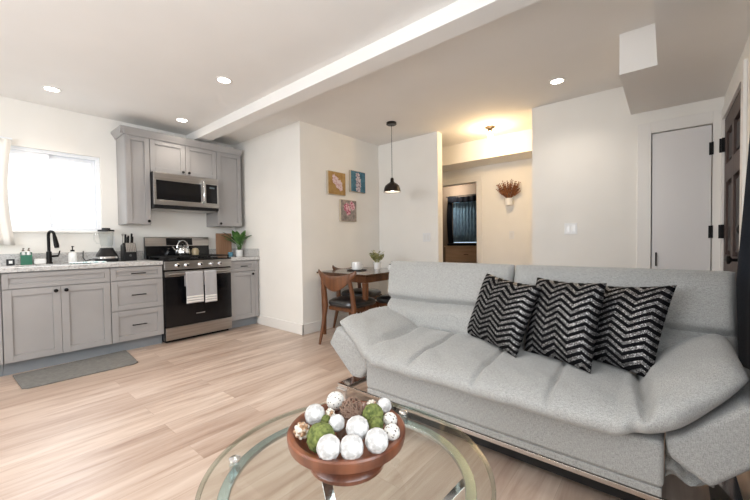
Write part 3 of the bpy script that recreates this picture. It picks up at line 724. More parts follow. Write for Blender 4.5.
# knife block
bx_, by = 1.235, 4.72
t = thing('knife_block', 'black knife block with knives and scissors beside the range', 'knife block', (bx_, by, cz))
MB().prism([(4.66, cz), (4.665, cz+.12), (4.70, cz+.205), (4.79, cz+.175), (4.79, cz)], 0, bx_-.062, bx_+.062).build('block', 'blackplastic', t, bevel=.004)
MB().lathe((bx_+.0, 4.6605, cz+.06), [(0, 0), (.013, 0), (.013, -.002), (0, -.002)], 20, 'y').build('emblem', mat('emblem_grey', (.10,.10,.10), .3), t)
for i in range(6):
    xx = bx_-.032+i*.016
    kk = MB().bar((xx, 4.662, cz+.10), (xx, 4.69, cz+.20), .010, .012, (1,0,0)); kk.build('steak_knife', 'steel', t)
for i, (xx, hh) in enumerate(((bx_-.03, .10), (bx_, .085), (bx_+.03, .11), (bx_+.04, .075), (bx_-.01, .07))):
    MB().bar((xx, 4.735, cz+.185), (xx-.002, 4.705+.012*(i % 2), cz+.20+hh), .022, .016, (1,0,0)).build('knife', 'blackplastic', t, bevel=.003)
MB().tube([(bx_-.052, 4.74, cz+.19), (bx_-.055, 4.72, cz+.29)], .004, 8).ball((bx_-.056, 4.718, cz+.295), .012, 2).build('sharpener_steel', 'steel', t)
# wall outlets and switches (thin things fixed on walls)
def plate_y(x, z, y, label, wd=.072, n=1, name='wall_outlet', cat='outlet'):
    t = thing(name, label, cat, (x, y, z-.058))
    B('plate', 'whiteplastic', x-wd/2, x+wd/2, y-.006, y, z-.058, z+.058, t, bevel=.002)
    for dz in (-.022, .022): B('socket', 'trim', x-.016, x+.016, y-.0075, y-.006, z+dz-.015, z+dz+.015, t, bevel=.0005)
plate_y(1.10, 1.135, KY, 'white electrical outlet on the wall above the blender')
def plate_x(y, z, x, label, n):
    wd = .07 if n == 1 else .118
    t = thing('light_switch', label, 'light switch', (x, y, z-.058))
    B('plate', 'whiteplastic', x-.006, x, y-wd/2, y+wd/2, z-.058, z+.058, t, bevel=.002)
    for i in range(n):
        yc = y + (i-(n-1)/2)*.046
        B('rocker', 'white', x-.0085, x-.006, yc-.016, yc+.016, z-.033, z+.033, t, bevel=.001)
plate_x(.757, 1.20, WX, 'double rocker light switch on the blank wall behind the sofa', 2)
plate_x(1.745, 1.167, HX, 'single light switch on the far hallway wall below the dried flowers', 1)
plate_x(2.475, 1.145, WX, 'double light switch on the wall behind the pendant lamp', 2)

# cutting board, plant and cup at the right counter
o = MB().prism([(2.275, cz), (2.50, cz), (2.50, cz+.325), (2.275, cz+.325)], 1, KY-.060, KY-.042).build('cutting_board', 'board', bevel=.006)
recenter(o, (2.41, KY-.05, cz)); tag(o, 'wooden cutting board leaning against the wall behind the plant', 'cutting board')
px2, py2 = 2.485, 4.55
t = thing('potted_plant', 'broad-leaved green plant in a white pot on the right counter', 'plant', (px2, py2, cz))
MB().lathe((px2, py2, cz), [(0, 0), (.043, 0), (.046, .09), (.041, .09), (.039, .075), (0, .075)], 28).build('pot', 'white', t)
s_ = MB(); random.seed(3)
for i in range(15):
    a = 2*PI*i/15*2.4; el = .35+.75*random.random(); L_ = .15+.09*random.random()
    b0 = Vector((px2+.012*math.cos(a), py2+.012*math.sin(a), cz+.076))
    m1 = b0+Vector((math.cos(a)*.03, math.sin(a)*.03, .08+.05*random.random()))
    tp = m1+Vector((math.cos(a)*math.cos(el), math.sin(a)*math.cos(el), math.sin(el)))*L_
    tp.x = min(tp.x, PX-.03); tp.y = min(tp.y, KY-.07)
    s_.tube([b0, m1], .003, 6); s_.leaf(m1, tp, .075, curl=.014)
s_.build('foliage', 'leaf', t, ang=60)
o = MB().lathe((2.385, 4.60, cz), [(0, 0), (.027, 0), (.033, .03), (.035, .062), (.031, .062), (.029, .03), (0, .008)], 24).build('cup', 'teal')
tag(recenter(o, (2.385, 4.60, cz)), 'small teal cup left of the white plant pot on the counter', 'cup')
# mat in front of the sink
o = MB().prism([(.27, 3.765), (.30, 3.735), (.99, 3.72), (1.03, 3.75), (1.065, 4.27), (.25, 4.205)], 2, .0005, .013).build('kitchen_mat', 'mat', bevel=.005)
tag(recenter(o, (.64, 4.0, 0)), 'grey cushioned mat on the floor before the sink cabinet', 'mat')
# sheer curtain at the left of the kitchen window
def curtain(name, m, fn, nu, nv, th=.003):
    s_ = MB(); s_.quadgrid(fn, nu, nv); o = s_.build(name, m, ang=80)
    md = o.modifiers.new('thick', 'SOLIDIFY'); md.thickness = th; return o
o = curtain('sheer_curtain', 'sheer', lambda u, v: (-.25+.585*u-(.035*math.sin(PI*v)*u), KY-.07+.014*math.sin(u*52), 2.105-1.0*v), 90, 12)
recenter(o, (0, KY-.07, 1.09)); tag(o, 'off-white sheer curtain at the left edge of the kitchen window', 'curtain')
o = MB().tube([(-.5, KY-.07, 2.115), (.34, KY-.07, 2.115)], .008, 10).build('curtain_rod', 'vinyl')
tag(recenter(o, (0, KY-.07, 2.13)), 'thin pale rod carrying the sheer kitchen curtain', 'curtain rod')

# ------------------------------------------------------------------ pictures on the nook wall
def picture(x0, x1, z0, z1, m, label):
    cx, czz = (x0+x1)/2, (z0+z1)/2
    t = thing('canvas_picture', label, 'picture', (cx, PY, czz), 'flower pictures on the nook wall')
    B('frame', mat('birch_frame', (.50,.42,.32), .5), x0, x1, PY-.034, PY-.001, z0, z1, t, bevel=.002)
    B('painting', m, x0+.006, x1-.006, PY-.0365, PY-.0345, z0+.006, z1-.006, t, bevel=0)
a1 = art('art_gold', (.36,.20,.06), (.46,.29,.10), (.60,.38,.40), (.75,.62,.64), [(-.03, .04, .055), (.03, -.01, .06), (.06, -.06, .035), (-.06, .08, .03)], 1)
a2 = art('art_teal', (.035,.12,.18), (.07,.20,.27), (.28,.22,.26), (.66,.58,.60), [(-.01, .09, .035), (.0, .03, .045), (0, -.04, .055), (0, -.1, .045)], 4)
a3 = art('art_mauve', (.20,.17,.16), (.36,.31,.28), (.42,.06,.14), (.75,.50,.54), [(-.04, .04, .06), (.07, .06, .045), (-.01, -.02, .045), (.05, .10, .03)], 7)
picture(2.985, 3.295, 1.705, 2.00, a1, 'square flower picture on a golden background, upper left of three')
picture(3.395, 3.69, 1.775, 2.065, a2, 'square flower picture on a teal background, upper right of three')
picture(3.20, 3.50, 1.37, 1.655, a3, 'square flower picture on a mauve background, lowest of three')

# ------------------------------------------------------------------ dried flowers on the hallway wall
hy_, hz_ = 1.765, 1.60
t = thing('wall_planter', 'white wall pot of rust-brown dried flowers in the hallway', 'planter', (HX, hy_, hz_))
s_ = MB().lathe((HX-.066, hy_, hz_), [(0, 0), (.050, 0), (.062, .10), (.057, .10), (.052, .09), (0, .09)], 24); s_.build('pot', 'white', t)
B('wall_hook', 'white', HX-.01, HX-.0005, hy_-.02, hy_+.02, hz_+.04, hz_+.10, t)
s_ = MB(); random.seed(11)
for i in range(60):
    a = random.uniform(-1, 1); L_ = random.uniform(.12, .29)*(1-.25*abs(a))
    b0 = Vector((HX-.066, hy_+a*.03, hz_+.10)); tp = b0+Vector((random.uniform(-.06, .03), a*.14, L_))
    s_.tube([b0, tp], .0025, 5)
    for j in range(5):
        c = b0.lerp(tp, .45+.13*j); s_.ball(c, .014-.0015*j, 1)
s_.build('dried_flowers', 'dried', t)

# ------------------------------------------------------------------ bedroom: window, curtain, dresser
SB('window_4', mat('bedroom_window_light', (.20,.26,.30), .6, emit=1.2, ecol=(.55,.75,.9)), BX-.02, BX-.001, 3.15, 3.85, 1.05, 2.05)
bl = noisy(mat('blue_curtain_fabric', rough=.9), (.12,.21,.30), (.27,.43,.56), 26, 3, stretch=(1,4,.4))
o = curtain('blue_curtain', bl, lambda u, v: (BX-.10+.02*math.sin(u*60), 3.10+.72*u, 2.03-.97*v), 70, 6, .004)
tag(recenter(o, (BX-.1, 3.46, 1.06)), 'blue-grey curtain hanging over the bedroom window', 'curtain')
dk = mat('black_drape', (.006,.007,.010), .9, spec=.1)
def drape(u, v):
    return (BX-.15+.02*math.sin(u*22), 3.80+.13*u+.03*math.sin(v*5), 2.10-1.6*v)
o = curtain('black_curtain', dk, drape, 30, 16, .004); tag(recenter(o, (BX-.15, 3.86, .5)), 'narrow black curtain hanging at the left of the bedroom window', 'curtain')
o = curtain('curtain_valance', dk, lambda u, v: (BX-.195+.012*math.sin(u*40), 3.05+.87*u, 2.11-.13*v-.02*math.sin(u*PI)), 50, 5, .004); tag(recenter(o, (BX-.15, 3.5, 1.98)), 'black valance across the top of the bedroom window', 'valance')
o = MB().tube([(BX-.16, 3.0, 2.115), (BX-.16, 3.97, 2.115)], .010, 10).build('curtain_rod', 'black'); tag(recenter(o, (BX-.16, 3.5, 2.10)), 'black rod above the bedroom curtains', 'curtain rod')
t = thing('dresser', 'tan wooden dresser under the bedroom window', 'dresser', (BX-.4, 3.3, 0))
B('body', 'tan', BX-.62, BX-.20, 2.75, 3.75, 0, .96, t, bevel=.006); B('top', 'tan', BX-.64, BX-.19, 2.73, 3.77, .961, .985, t)
for (z0, z1) in ((.08, .36), (.37, .65), (.66, .94)): dd = B('drawer', 'tan', BX-.64, BX-.621, 2.77, 3.73, z0, z1, t); B('drawer_pull', 'black', BX-.655, BX-.641, 3.2, 3.3, (z0+z1)/2-.006, (z0+z1)/2+.006, dd)
o = MB().box(BX-.60, BX-.24, 2.80, 3.72, .9855, 1.035).build('folded_blanket', dk, bevel=.015); tag(recenter(o, (BX-.42, 3.26, .985)), 'black folded blanket on the bedroom dresser', 'blanket')

# ------------------------------------------------------------------ dining table and chairs
TX0, TX1, TY0, TY1 = 2.70, 3.55, 2.40, 3.18
t = thing('dining_table', 'dark walnut dining table in the nook below the pictures', 'table', ((TX0+TX1)/2, (TY0+TY1)/2, 0))
B('tabletop', 'walnutdark', TX0, TX1, TY0, TY1, .728, .75, t, bevel=.004)
s_ = MB(); i_ = .045; s_.box(TX0+i_, TX1-i_, TY0+i_, TY0+i_+.02, .655, .7275).box(TX0+i_, TX1-i_, TY1-i_-.02, TY1-i_, .655, .7275).box(TX0+i_, TX0+i_+.02, TY0+i_+.02, TY1-i_-.02, .655, .7275).box(TX1-i_-.02, TX1-i_, TY0+i_+.02, TY1-i_-.02, .655, .7275)
s_.build('apron', 'walnut', t, bevel=.002)
for (lx, ly) in ((TX0+.06, TY0+.06), (TX0+.06, TY1-.06), (TX1-.06, TY0+.06), (TX1-.06, TY1-.06)):
    s_ = MB(); s_.quadgrid(lambda u, v: (lx+(.026-.009*v)*(1 if u in (.25, .5) else -1), ly+(.026-.009*v)*(1 if u >= .5 else -1), .654*(1-v)), 4, 2, cu=True, cap=True)
    s_.build('leg', 'walnut', t, bevel=.004, smooth=False)

leather = mat('black_leather', (.010,.010,.011), .28, coat=.3)
def make_chair(label):
    """faces +x, origin on the floor under the seat"""
    t = thing('dining_chair', label, 'chair', (0, 0, 0), 'dining chairs around the walnut table')
    def sr(a, r, z): 
        p = 3.2; c, s__ = math.cos(a), math.sin(a)
        return (r*.215*math.copysign(abs(c)**(2/p), c), r*.225*math.copysign(abs(s__)**(2/p), s__)*(1+.05*c), z)
    prof = [(0, .405), (.75, .405), (.98, .415), (1.03, .438), (1.0, .462), (.86, .480), (.45, .488), (0, .489)]
    s_ = MB(); n = 36
    rings = []
    for r, z in prof:
        rings.append([s_.bm.verts.new(sr(2*PI*i/n, r, z)) for i in range(n)] if r > 0 else [s_.bm.verts.new((0, 0, z))])
    for A, Bq in zip(rings, rings[1:]):
        for i in range(n):
            j = (i+1) % n
            if len(A) == 1: s_.bm.faces.new((A[0], Bq[i], Bq[j]))
            elif len(Bq) == 1: s_.bm.faces.new((A[i], Bq[0], A[j]))
            else: s_.bm.faces.new((A[i], Bq[i], Bq[j], A[j]))
    s_.build('seat', leather, t)
    s_ = MB(); s_.box(-.17, .17, -.185, -.16, .365, .4045).box(-.17, .17, .16, .185, .365, .4045).box(.15, .175, -.16, .16, .365, .4045).box(-.175, -.15, -.16, .16, .365, .4045)
    s_.build('seat_frame', 'walnut', t, bevel=.003)
    for sy in (-1, 1):
        MB().tube([(.175, sy*.175, .42), (.185, sy*.185, .25), (.20, sy*.20, 0)], [.023, .021, .014], 10).build('leg', 'walnut', t)
        MB().tube([(-.275, sy*.225, 0), (-.225, sy*.21, .22), (-.20, sy*.20, .42), (-.215, sy*.195, .56), (-.248, sy*.19, .70), (-.262, sy*.195, .765)], [.014, .023, .029, .024, .021, .011], 10).build('leg', 'walnut', t)
    # bow backrest, wide in the middle, horned ends
    def back(u, v):
        a = u*2*PI; y = (v*2-1); ay = abs(y)
        top = .745+.062*ay**2.2; bot = .598+.150*ay**2.0 - .012*math.cos(y*PI)
        zc, hh = (top+bot)/2, max(.006, (top-bot)/2)
        xc = -.285+.055*ay**2
        return (xc+.012*math.cos(a)-.04*(zc-.70), y*.262, zc+hh*math.sin(a))
    s_ = MB(); s_.quadgrid(back, 16, 29, cu=True, cap=True); s_.build('backrest', 'walnut', t)
    return t
c1 = make_chair('walnut chair with bow backrest and black seat, nearest, left of the table')
c2 = copy_tree(c1); c2['label'] = 'walnut chair with black seat against the picture wall side of the table'
c3 = copy_tree(c1); c3['label'] = 'walnut chair with black seat, mostly hidden behind the grey sofa'
c1.location = (2.735, 2.64, 0); c1.rotation_euler.z = R_ = math.radians(3)
c2.location = (3.27, 2.99, 0); c2.rotation_euler.z = math.radians(-90)
c3.location = (3.19, 2.33, 0); c3.rotation_euler.z = math.radians(90)

tz = .7505
mxx, myy = 3.08, 2.88
t = thing('tray', 'dark round tray under the white mug on the dining table', 'tray', (mxx, myy, tz))
MB().lathe((mxx, myy, tz), [(0, 0), (.11, 0), (.125, .008), (.123, .010), (.108, .004), (0, .004)], 36).build('plate', 'blackplastic', t)
t = thing('mug', 'white mug standing on the dark tray on the dining table', 'mug', (mxx, myy, tz+.0045))
MB().lathe((mxx, myy, tz+.0045), [(0, 0), (.048, 0), (.062, .012), (.064, .05), (.058, .095), (.053, .097), (.056, .05), (.054, .014), (0, .012)], 28).build('body', 'white', t)
MB().tube([(mxx+.05*.75+.03*math.sin(a)*.75, myy-.05*.66-.03*math.sin(a)*.66, tz+.048+.028*math.cos(a)) for a in [PI*i/8 for i in range(9)]], .005, 8).build('handle', 'white', t)
pxx, pyy = 3.37, 2.80
t = thing('potted_plant', 'small olive-green plant in a white pot on the dining table', 'plant', (pxx, pyy, tz))
MB().lathe((pxx, pyy, tz), [(0, 0), (.040, 0), (.048, .085), (.043, .085), (.040, .07), (0, .07)], 28).build('pot', 'white', t)
s_ = MB(); random.seed(5)
for i in range(48):
    a = random.uniform(0, 2*PI); rr = random.uniform(.01, .085); hh = random.uniform(.06, .145)*(1.1-rr*4)
    b0 = Vector((pxx+.012*math.cos(a), pyy+.012*math.sin(a), tz+.071)); tp = b0+Vector((rr*math.cos(a), rr*math.sin(a), hh+.02))
    s_.tube([b0, tp], .0015, 5)
    for j in range(3):
        c = b0.lerp(tp, .5+.2*j); aa = a+random.uniform(-1.5, 1.5)
        s_.leaf(c, c+Vector((.030*math.cos(aa), .030*math.sin(aa), .022)), .019)
s_.build('foliage', 'leaf2', t, ang=60)
mxx, myy = 3.33, 2.54
t = thing('sugar_bowl', 'small white lidded jar at the dining table edge beside the sofa back', 'jar', (mxx, myy, tz))
MB().lathe((mxx, myy, tz), [(0, 0), (.04, 0), (.046, .03), (.04, .062), (0, .064)], 24).build('body', 'white', t)
MB().lathe((mxx, myy, tz+.0645), [(.03, 0), (.028, .008), (.008, .012), (.009, .02), (0, .024)], 20).build('lid', 'blackplastic', t)

# ------------------------------------------------------------------ sofa
sofa = thing('sofa', 'light grey upholstered sofa bed with folded-up arms and chrome base', 'sofa', (2.0, .735, 0))
YC = .735
def sm(a, b, x):
    t_ = max(0, min(1, (x-a)/(b-a))); return t_*t_*(3-2*t_)
# lower upholstered base
s_ = MB().box(1.60, 2.24, .005, 1.435, .185, .360); s_.build('base', 'sofa', sofa, bevel=.018, seg=3)
s_ = MB().box(1.606, 2.23, .010, 1.430, .150, .184); s_.build('base_welt', 'sofa', sofa, bevel=.006, seg=2)
def gauss(x, s__): return math.exp(-(x/s__)**2)
LA, RA = 1.345, .085          # where the arms start to fold up
def top_z(y):
    z = .468
    if y > LA-.05: z += .115*((y-LA+.05)/.42)**1.15
    if y < RA+.06: z += .19*((RA+.06-y)/.357)**1.1
    return z
def front_x(y):
    x = 1.487
    if y > LA-.1: x += .16*sm(LA-.1, 1.72, y)
    if y < RA+.02: x += .17*((RA+.02-y)/.317)**1.6
    return x
YE0, YE1 = -.212, 1.728
def cushion(u, v):
    y = YE0+(YE1-YE0)*v
    xf, xb = front_x(y), 2.20
    zt = top_z(y)
    # thickness grows over the arms
    th = .118 + .02*sm(RA+.02, .0, y) - .055*sm(-.02, YE0, y) - .035*sm(1.5, YE1, y)
    e0 = max(0., 1-(y-YE0)/.075) if y < YE0+.075 else (max(0., 1-(YE1-y)/.06) if y > YE1-.06 else 0.)
    k = math.sqrt(max(0., 1-e0**2))
    k = max(k, .12)
    cxm, hx = (xf+xb)/2, (xb-xf)/2
    a = u*2*PI; p = 5.0
    ca, sa = math.cos(a), math.sin(a)
    x = cxm + (hx-.03*(1-k))*math.copysign(abs(ca)**(2/p), ca)
    zl = math.copysign(abs(sa)**(2/2.4), sa)
    zm = zt-th/2
    z = zm+zl*th/2*k
    if zl > 0:
        # tufting seams and bulges
        dep = 0
        s2 = .012
        fx_ = sm(xf, xf+.10, x)
        for ys, amp in ((1.06, .012), (.70, .012), (.385, .012)):
            yy = ys+.05*(x-1.85)
            dep += (amp+.008)*gauss(y-yy, s2)
        dep += .022*gauss(y-(LA+.02-.02*math.sin((x-1.5)*4)), .026)*sm(1.5, 1.7, x)
        dep += .055*gauss(y-(RA+.0+.10*(x-1.85)), .021)
        dep += .017*gauss(x-(1.86+.015*math.sin(y*9)), .013)*(1 if RA < y < LA else 0)
        bulge = .010*math.sin(max(0, min(1, (x-xf)/(1.86-xf)))*PI) if x < 1.86 else .012*math.sin((x-1.86)/(xb-1.86)*PI)
        wr = .0026*math.sin(23*y+8*x+3*math.sin(9*x))+.0022*math.sin(41*y-17*x+2*math.sin(13*x))+.004*abs(math.sin(19*y+31*x))*gauss(y-(RA-.05), .09)+.004*abs(math.sin(16*x-14*y))*gauss(y-(LA+.05), .09)
        arm = .042*math.sin(max(0, min(1, (RA-y)/.33))*PI)*sm(1.55, 1.8, x) if y < RA else (.012*math.sin(max(0, min(1, (y-LA)/.36))*PI) if y > LA else 0)
        z += zl*(bulge+arm+wr-dep)*k
        if x < xf+.05: z -= 0
        # cushion rises a little towards the back
        z += .012*sm(1.7, 2.2, x)
    else:
        z += .004*math.sin(17*y)*abs(zl)
    x += .022*gauss(y-RA, .022)*gauss(x-xf, .06)+.010*gauss(y-LA, .025)*gauss(x-xf, .06)
    # wrinkles on the front lip
    x += .004*math.sin(31*y+2*math.sin(11*y))*gauss(x-xf, .04)
    return (x, y, z)
s_ = MB(); s_.quadgrid(cushion, 150, 340, cu=True, cap=True); s_.build('seat_cushion', 'sofa', sofa, ang=75)
# folded arm slabs below the cushion ends
def arm_slab(pts, xf, xb):
    s_ = MB(); s_.prism(pts, 0, xf, xb); return s_.build('arm', 'sofa', sofa, bevel=.022, seg=4)
arm_slab([(1.437, .29), (1.437, .375), (1.53, .435), (1.71, .528), (1.788, .40), (1.575, .212), (1.495, .218)], 1.615, 2.18)
arm_slab([(.003, .375), (-.008, .310), (-.118, .243), (-.285, .425), (-.285, .52), (-.20, .555), (-.10, .46), (-.04, .40)], 1.60, 2.18)
# wrinkled fabric gusset under each arm
def gusset(y0, y1, z0, z1):
    s_ = MB(); s_.quadgrid(lambda u, v: (1.68+.02*math.sin(v*17+u*5)+.04*u, y0+(y1-y0)*u, z0+(z1-z0)*v*(1-.5*u)+.012*math.sin(u*9)), 12, 12)
    o = s_.build('gusset', 'sofa', sofa, ang=80); md = o.modifiers.new('thick', 'SOLIDIFY'); md.thickness = .006
gusset(1.436, 1.54, .195, .36); gusset(.002, -.13, .195, .36)
# back rests: two halves
def back_half(ya, yb):
    def f(u, v):
        a = u*2*PI
        y = ya+(yb-ya)*v
        e = min(v, 1-v)*(yb-ya)
        k = math.sqrt(max(0, 1-max(0, 1-e/.035)**2)); k = max(k, .15)
        # closed profile, (x, z), starts bottom front
        P_ = [(2.125, .41), (2.085, .47), (2.075, .53), (2.095, .605), (2.158, .648), (2.160, .660), (2.130, .70), (2.160, .78), (2.200, .87), (2.235, .915), (2.275, .935), (2.320, .925), (2.345, .88), (2.315, .72), (2.275, .55), (2.245, .41)]
        n = len(P_); q = u*n; i = int(q) % n; t_ = q-int(q)
        def cr(p0, p1, p2, p3, t): return .5*((2*p1)+(-p0+p2)*t+(2*p0-5*p1+4*p2-p3)*t*t+(-p0+3*p1-3*p2+p3)*t**3)
        Q = [P_[(i+d_) % n] for d_ in (-1, 0, 1, 2)]
        x = cr(*[p[0] for p in Q], t_); z = cr(*[p[1] for p in Q], t_)
        xm_ = 2.20+(z-.65)*.25
        x = xm_+(x-xm_)*k
        zc_ = .67; z = zc_+(z-zc_)*(.985+.015*k)
        if x < xm_:
            x += .004*math.sin(y*14+z*9)*k
            x -= .010*gauss(z-.52, .05)*math.sin(y*11)*k
            x += .006*gauss(y-(ya+yb)/2, .02)*gauss(z-.78, .12)
            x += .005*math.sin(34*y+22*z)*gauss(z-.56, .06)+.004*math.sin(52*z+9*y)*gauss(z-.54, .07)
        if yb > 1.5: y -= .095*max(0, min(1, (.93-z)/.45))*max(0, (v-.5)*2)
        # sag along the lumbar crease
        z += .006*math.sin((y-ya)*7)*gauss(z-.66, .05)
        return (x, y, z)
    s_ = MB(); s_.quadgrid(f, 96, 60, cu=True, cap=True); return s_.build('backrest', 'sofa', sofa, ang=75)
back_half(.745, 1.735); back_half(-.240, .737)
B('shade_box', 'blackplastic', 1.68, 2.20, .06, 1.38, .045, .149, sofa)  # black box added to darken the floor under the sofa
# chrome sled base
k = MB(); k.box(1.602, 1.616, -.215, 1.690, .128, .149); k.build('front_rail', mat('rail_metal', (.50,.46,.42), .22, 1), sofa, bevel=.002)
for y in (1.60, -.215):
    k = MB(); k.box(1.585, 1.60, y, y+.09, 0, .1245).box(1.601, 2.20, y, y+.09, .1255, .149).box(2.19, 2.20, y, y+.09, 0, .125); k.build('leg', 'chrome', sofa, bevel=.002)

# pillows
def pillow(cs, label, T=.068, size=.43):
    """cs: bottom left, bottom right, top right, top left corners"""
    BL, BR, TR, TL = [Vector(c) for c in cs]
    nrm = (BR-BL).cross(TL-BL).normalized()
    bm = bmesh.new(); uvl = bm.loops.layers.uv.new('UVMap'); n = 40; G = {}
    for sg in (1, -1):
        for i in range(n+1):
            for j in range(n+1):
                edge = i in (0, n) or j in (0, n)
                if sg < 0 and edge: G[sg, i, j] = G[1, i, j]; continue
                a, b = i/n*2-1, j/n*2-1
                aa = a*(1-.065*(1-b*b)); bb = b*(1-.065*(1-a*a)); u, v = (aa+1)/2, (bb+1)/2
                p = BL*(1-u)*(1-v)+BR*u*(1-v)+TR*u*v+TL*(1-u)*v
                th = T*(max(0, 1-a**4)*max(0, 1-b**4))**.5*(.78+.22*(1-a*a)*(1-b*b))
                th += .003*math.sin(a*9+b*4)*(1-a*a)*(1-b*b)
                p = p+nrm*sg*th
                G[sg, i, j] = bm.verts.new(p)
        for i in range(n):
            for j in range(n):
                q = [(i, j), (i+1, j), (i+1, j+1), (i, j+1)]
                f = bm.faces.new([G[(sg,)+k_] for k_ in (q if sg > 0 else q[::-1])])
                for l_, k_ in zip(f.loops, q if sg > 0 else q[::-1]): l_[uvl].uv = (k_[0]/n*size, k_[1]/n*size)
    s_ = MB(); s_.bm.free(); s_.bm = bm
    o = s_.build('throw_pillow', 'chevron', ang=100)
    recenter(o, (BL+BR)/2); tag(o, label, 'pillow', 'chevron pillows on the sofa'); return o
PILLOWS = [(((2.117, 1.008, .480), (1.838, .597, .480), (1.97, .511, .847), (2.15, .878, .885)), 'black and silver chevron pillow, leftmost of three on the sofa'),
           (((1.975, .60, .480), (1.824, .261, .480), (1.96, .217, .884), (2.09, .562, .882)), 'black and silver chevron pillow, middle one of three on the sofa'),
           (((2.06, .42, .485), (1.872, .045, .487), (2.03, -.035, .885), (2.155, .33, .853)), 'black and silver chevron pillow, rightmost, against the raised sofa arm')]
for p in PILLOWS: pillow(*p)

# ------------------------------------------------------------------ navy curtain at the right edge
def navy(u, v):
    z = 2.17-2.0*v
    edge = 2.25+.75*max(0, min(1, (2.2-z)/1.4))-.04*sm(.8, .2, z)
    x = 1.15+(edge-1.15)*u
    return (x, -.312+.009*math.sin(u*30), z)
o = curtain('navy_curtain', 'navy', navy, 110, 24, .003)
tag(recenter(o, (1.7, -.316, .17)), 'dark navy curtain on the right wall beside the sofa back', 'curtain')
o = MB().tube([(1.0, -.316, 2.18), (2.3, -.316, 2.18)], .010, 10).build('curtain_rod', 'black'); tag(recenter(o, (1.65, -.316, 2.17)), 'black rod holding the navy curtain on the right wall', 'curtain rod')

# ------------------------------------------------------------------ coffee table
TC = Vector((.712, .706, 0)); TR = .4045
t = thing('coffee_table', 'round glass coffee table on a chrome ring with flat slanting legs', 'coffee table', (TC.x, TC.y, 0))
tc3 = (TC.x, TC.y, 0)
MB().lathe(tc3, [(0, .438), (TR-.012, .438), (TR-.012, .45), (0, .45)], 96).build('glass_top', 'tableglass', t, ang=30)
MB().lathe(tc3, [(TR-.0115, .4385), (TR-.003, .4385), (TR, .442), (TR, .447), (TR-.003, .4495), (TR-.0115, .4495), (TR-.0115, .4385)], 128, cap=False).build('glass_rim', 'glassedge', t, ang=30)
MB().lathe(tc3, [(.327, .408), (.357, .408), (.357, .420), (.327, .420), (.327, .408)], 96, cap=False).build('ring_frame', 'ring', t, bevel=.002)
for az in (127, 8, -112):
    a = math.radians(az); c = (TC.x+.342*math.cos(a), TC.y+.342*math.sin(a), 0)
    MB().lathe(c, [(.008, .4205), (.016, .4215), (.016, .4375), (0, .4375)], 20).build('support_pad', 'crystal', t)
    MB().lathe(c, [(0, .4505), (.017, .4505), (.017, .456), (.011, .460), (0, .461)], 20).build('glass_cap', 'chrome', t)
for az in (67, -53, 187):
    a = math.radians(az); d_ = Vector((math.cos(a), math.sin(a), 0)); sd = Vector((-d_.y, d_.x, 0))
    p0 = TC+d_*.335+Vector((0, 0, .400)); p1 = TC+d_*.03+Vector((0, 0, .06)); p2 = TC-d_*.25+Vector((0, 0, .006))
    MB().bar(p0, p1, .035, .010, (d_*.6-Vector((0, 0, .5)))).build('leg', 'chrome', t, bevel=.0015)
MB().lathe(tc3, [(0, 0), (.14, 0), (.14, .012), (.05, .02), (.045, .075), (0, .078)], 48).build('base_hub', 'chrome', t)

# bowl
BC = Vector((.710, .712, .4515))
t = thing('wooden_bowl', 'reddish wooden footed bowl on the glass coffee table', 'bowl', BC)
bp = [(0, 0), (.104, 0), (.109, .004), (.110, .014), (.104, .022), (.097, .027), (.096, .033), (.108, .042), (.136, .058), (.158, .069), (.166, .074), (.170, .090), (.170, .101), (.166, .105), (.155, .105), (.149, .101), (.143, .092), (.125, .068), (.09, .048), (.04, .040), (0, .039)]
MB().lathe(BC, bp, 80).build('bowl', 'bowlwood', t, ang=35)

# decorative balls: pixel rays were measured once, centres stored in metres
yarn = noisy(mat('white_yarn', rough=.9), (.42,.41,.40), (.66,.65,.64), 45, 3, 1.0, 60, dist=.006, lo=.42, hi=.56)
speck = mat('white_speckled', rough=.7)
_t = N(speck, 'ShaderNodeTexCoord'); _v = N(speck, 'ShaderNodeTexVoronoi', i_Scale=125); LK(speck, _t, 'Object', _v, 'Vector')
_r = ramp(speck, [(.22, (.06,.04,.03)), (.32, (.66,.64,.60))]); LK(speck, _v, 'Distance', _r, 0); LK(speck, _r, 0, bsdf(speck), 'Base Color')
shell = noisy(mat('cream_shell', rough=.5), (.34,.20,.11), (.68,.64,.56), 30, 2, .5, 30, lo=.40, hi=.48, dist=.004)
moss = noisy(mat('green_moss', rough=.95), (.06,.08,.018), (.19,.22,.06), 90, 4, 1, 120, dist=.006)
twig = mat('brown_twig', (.22,.14,.10), .7)
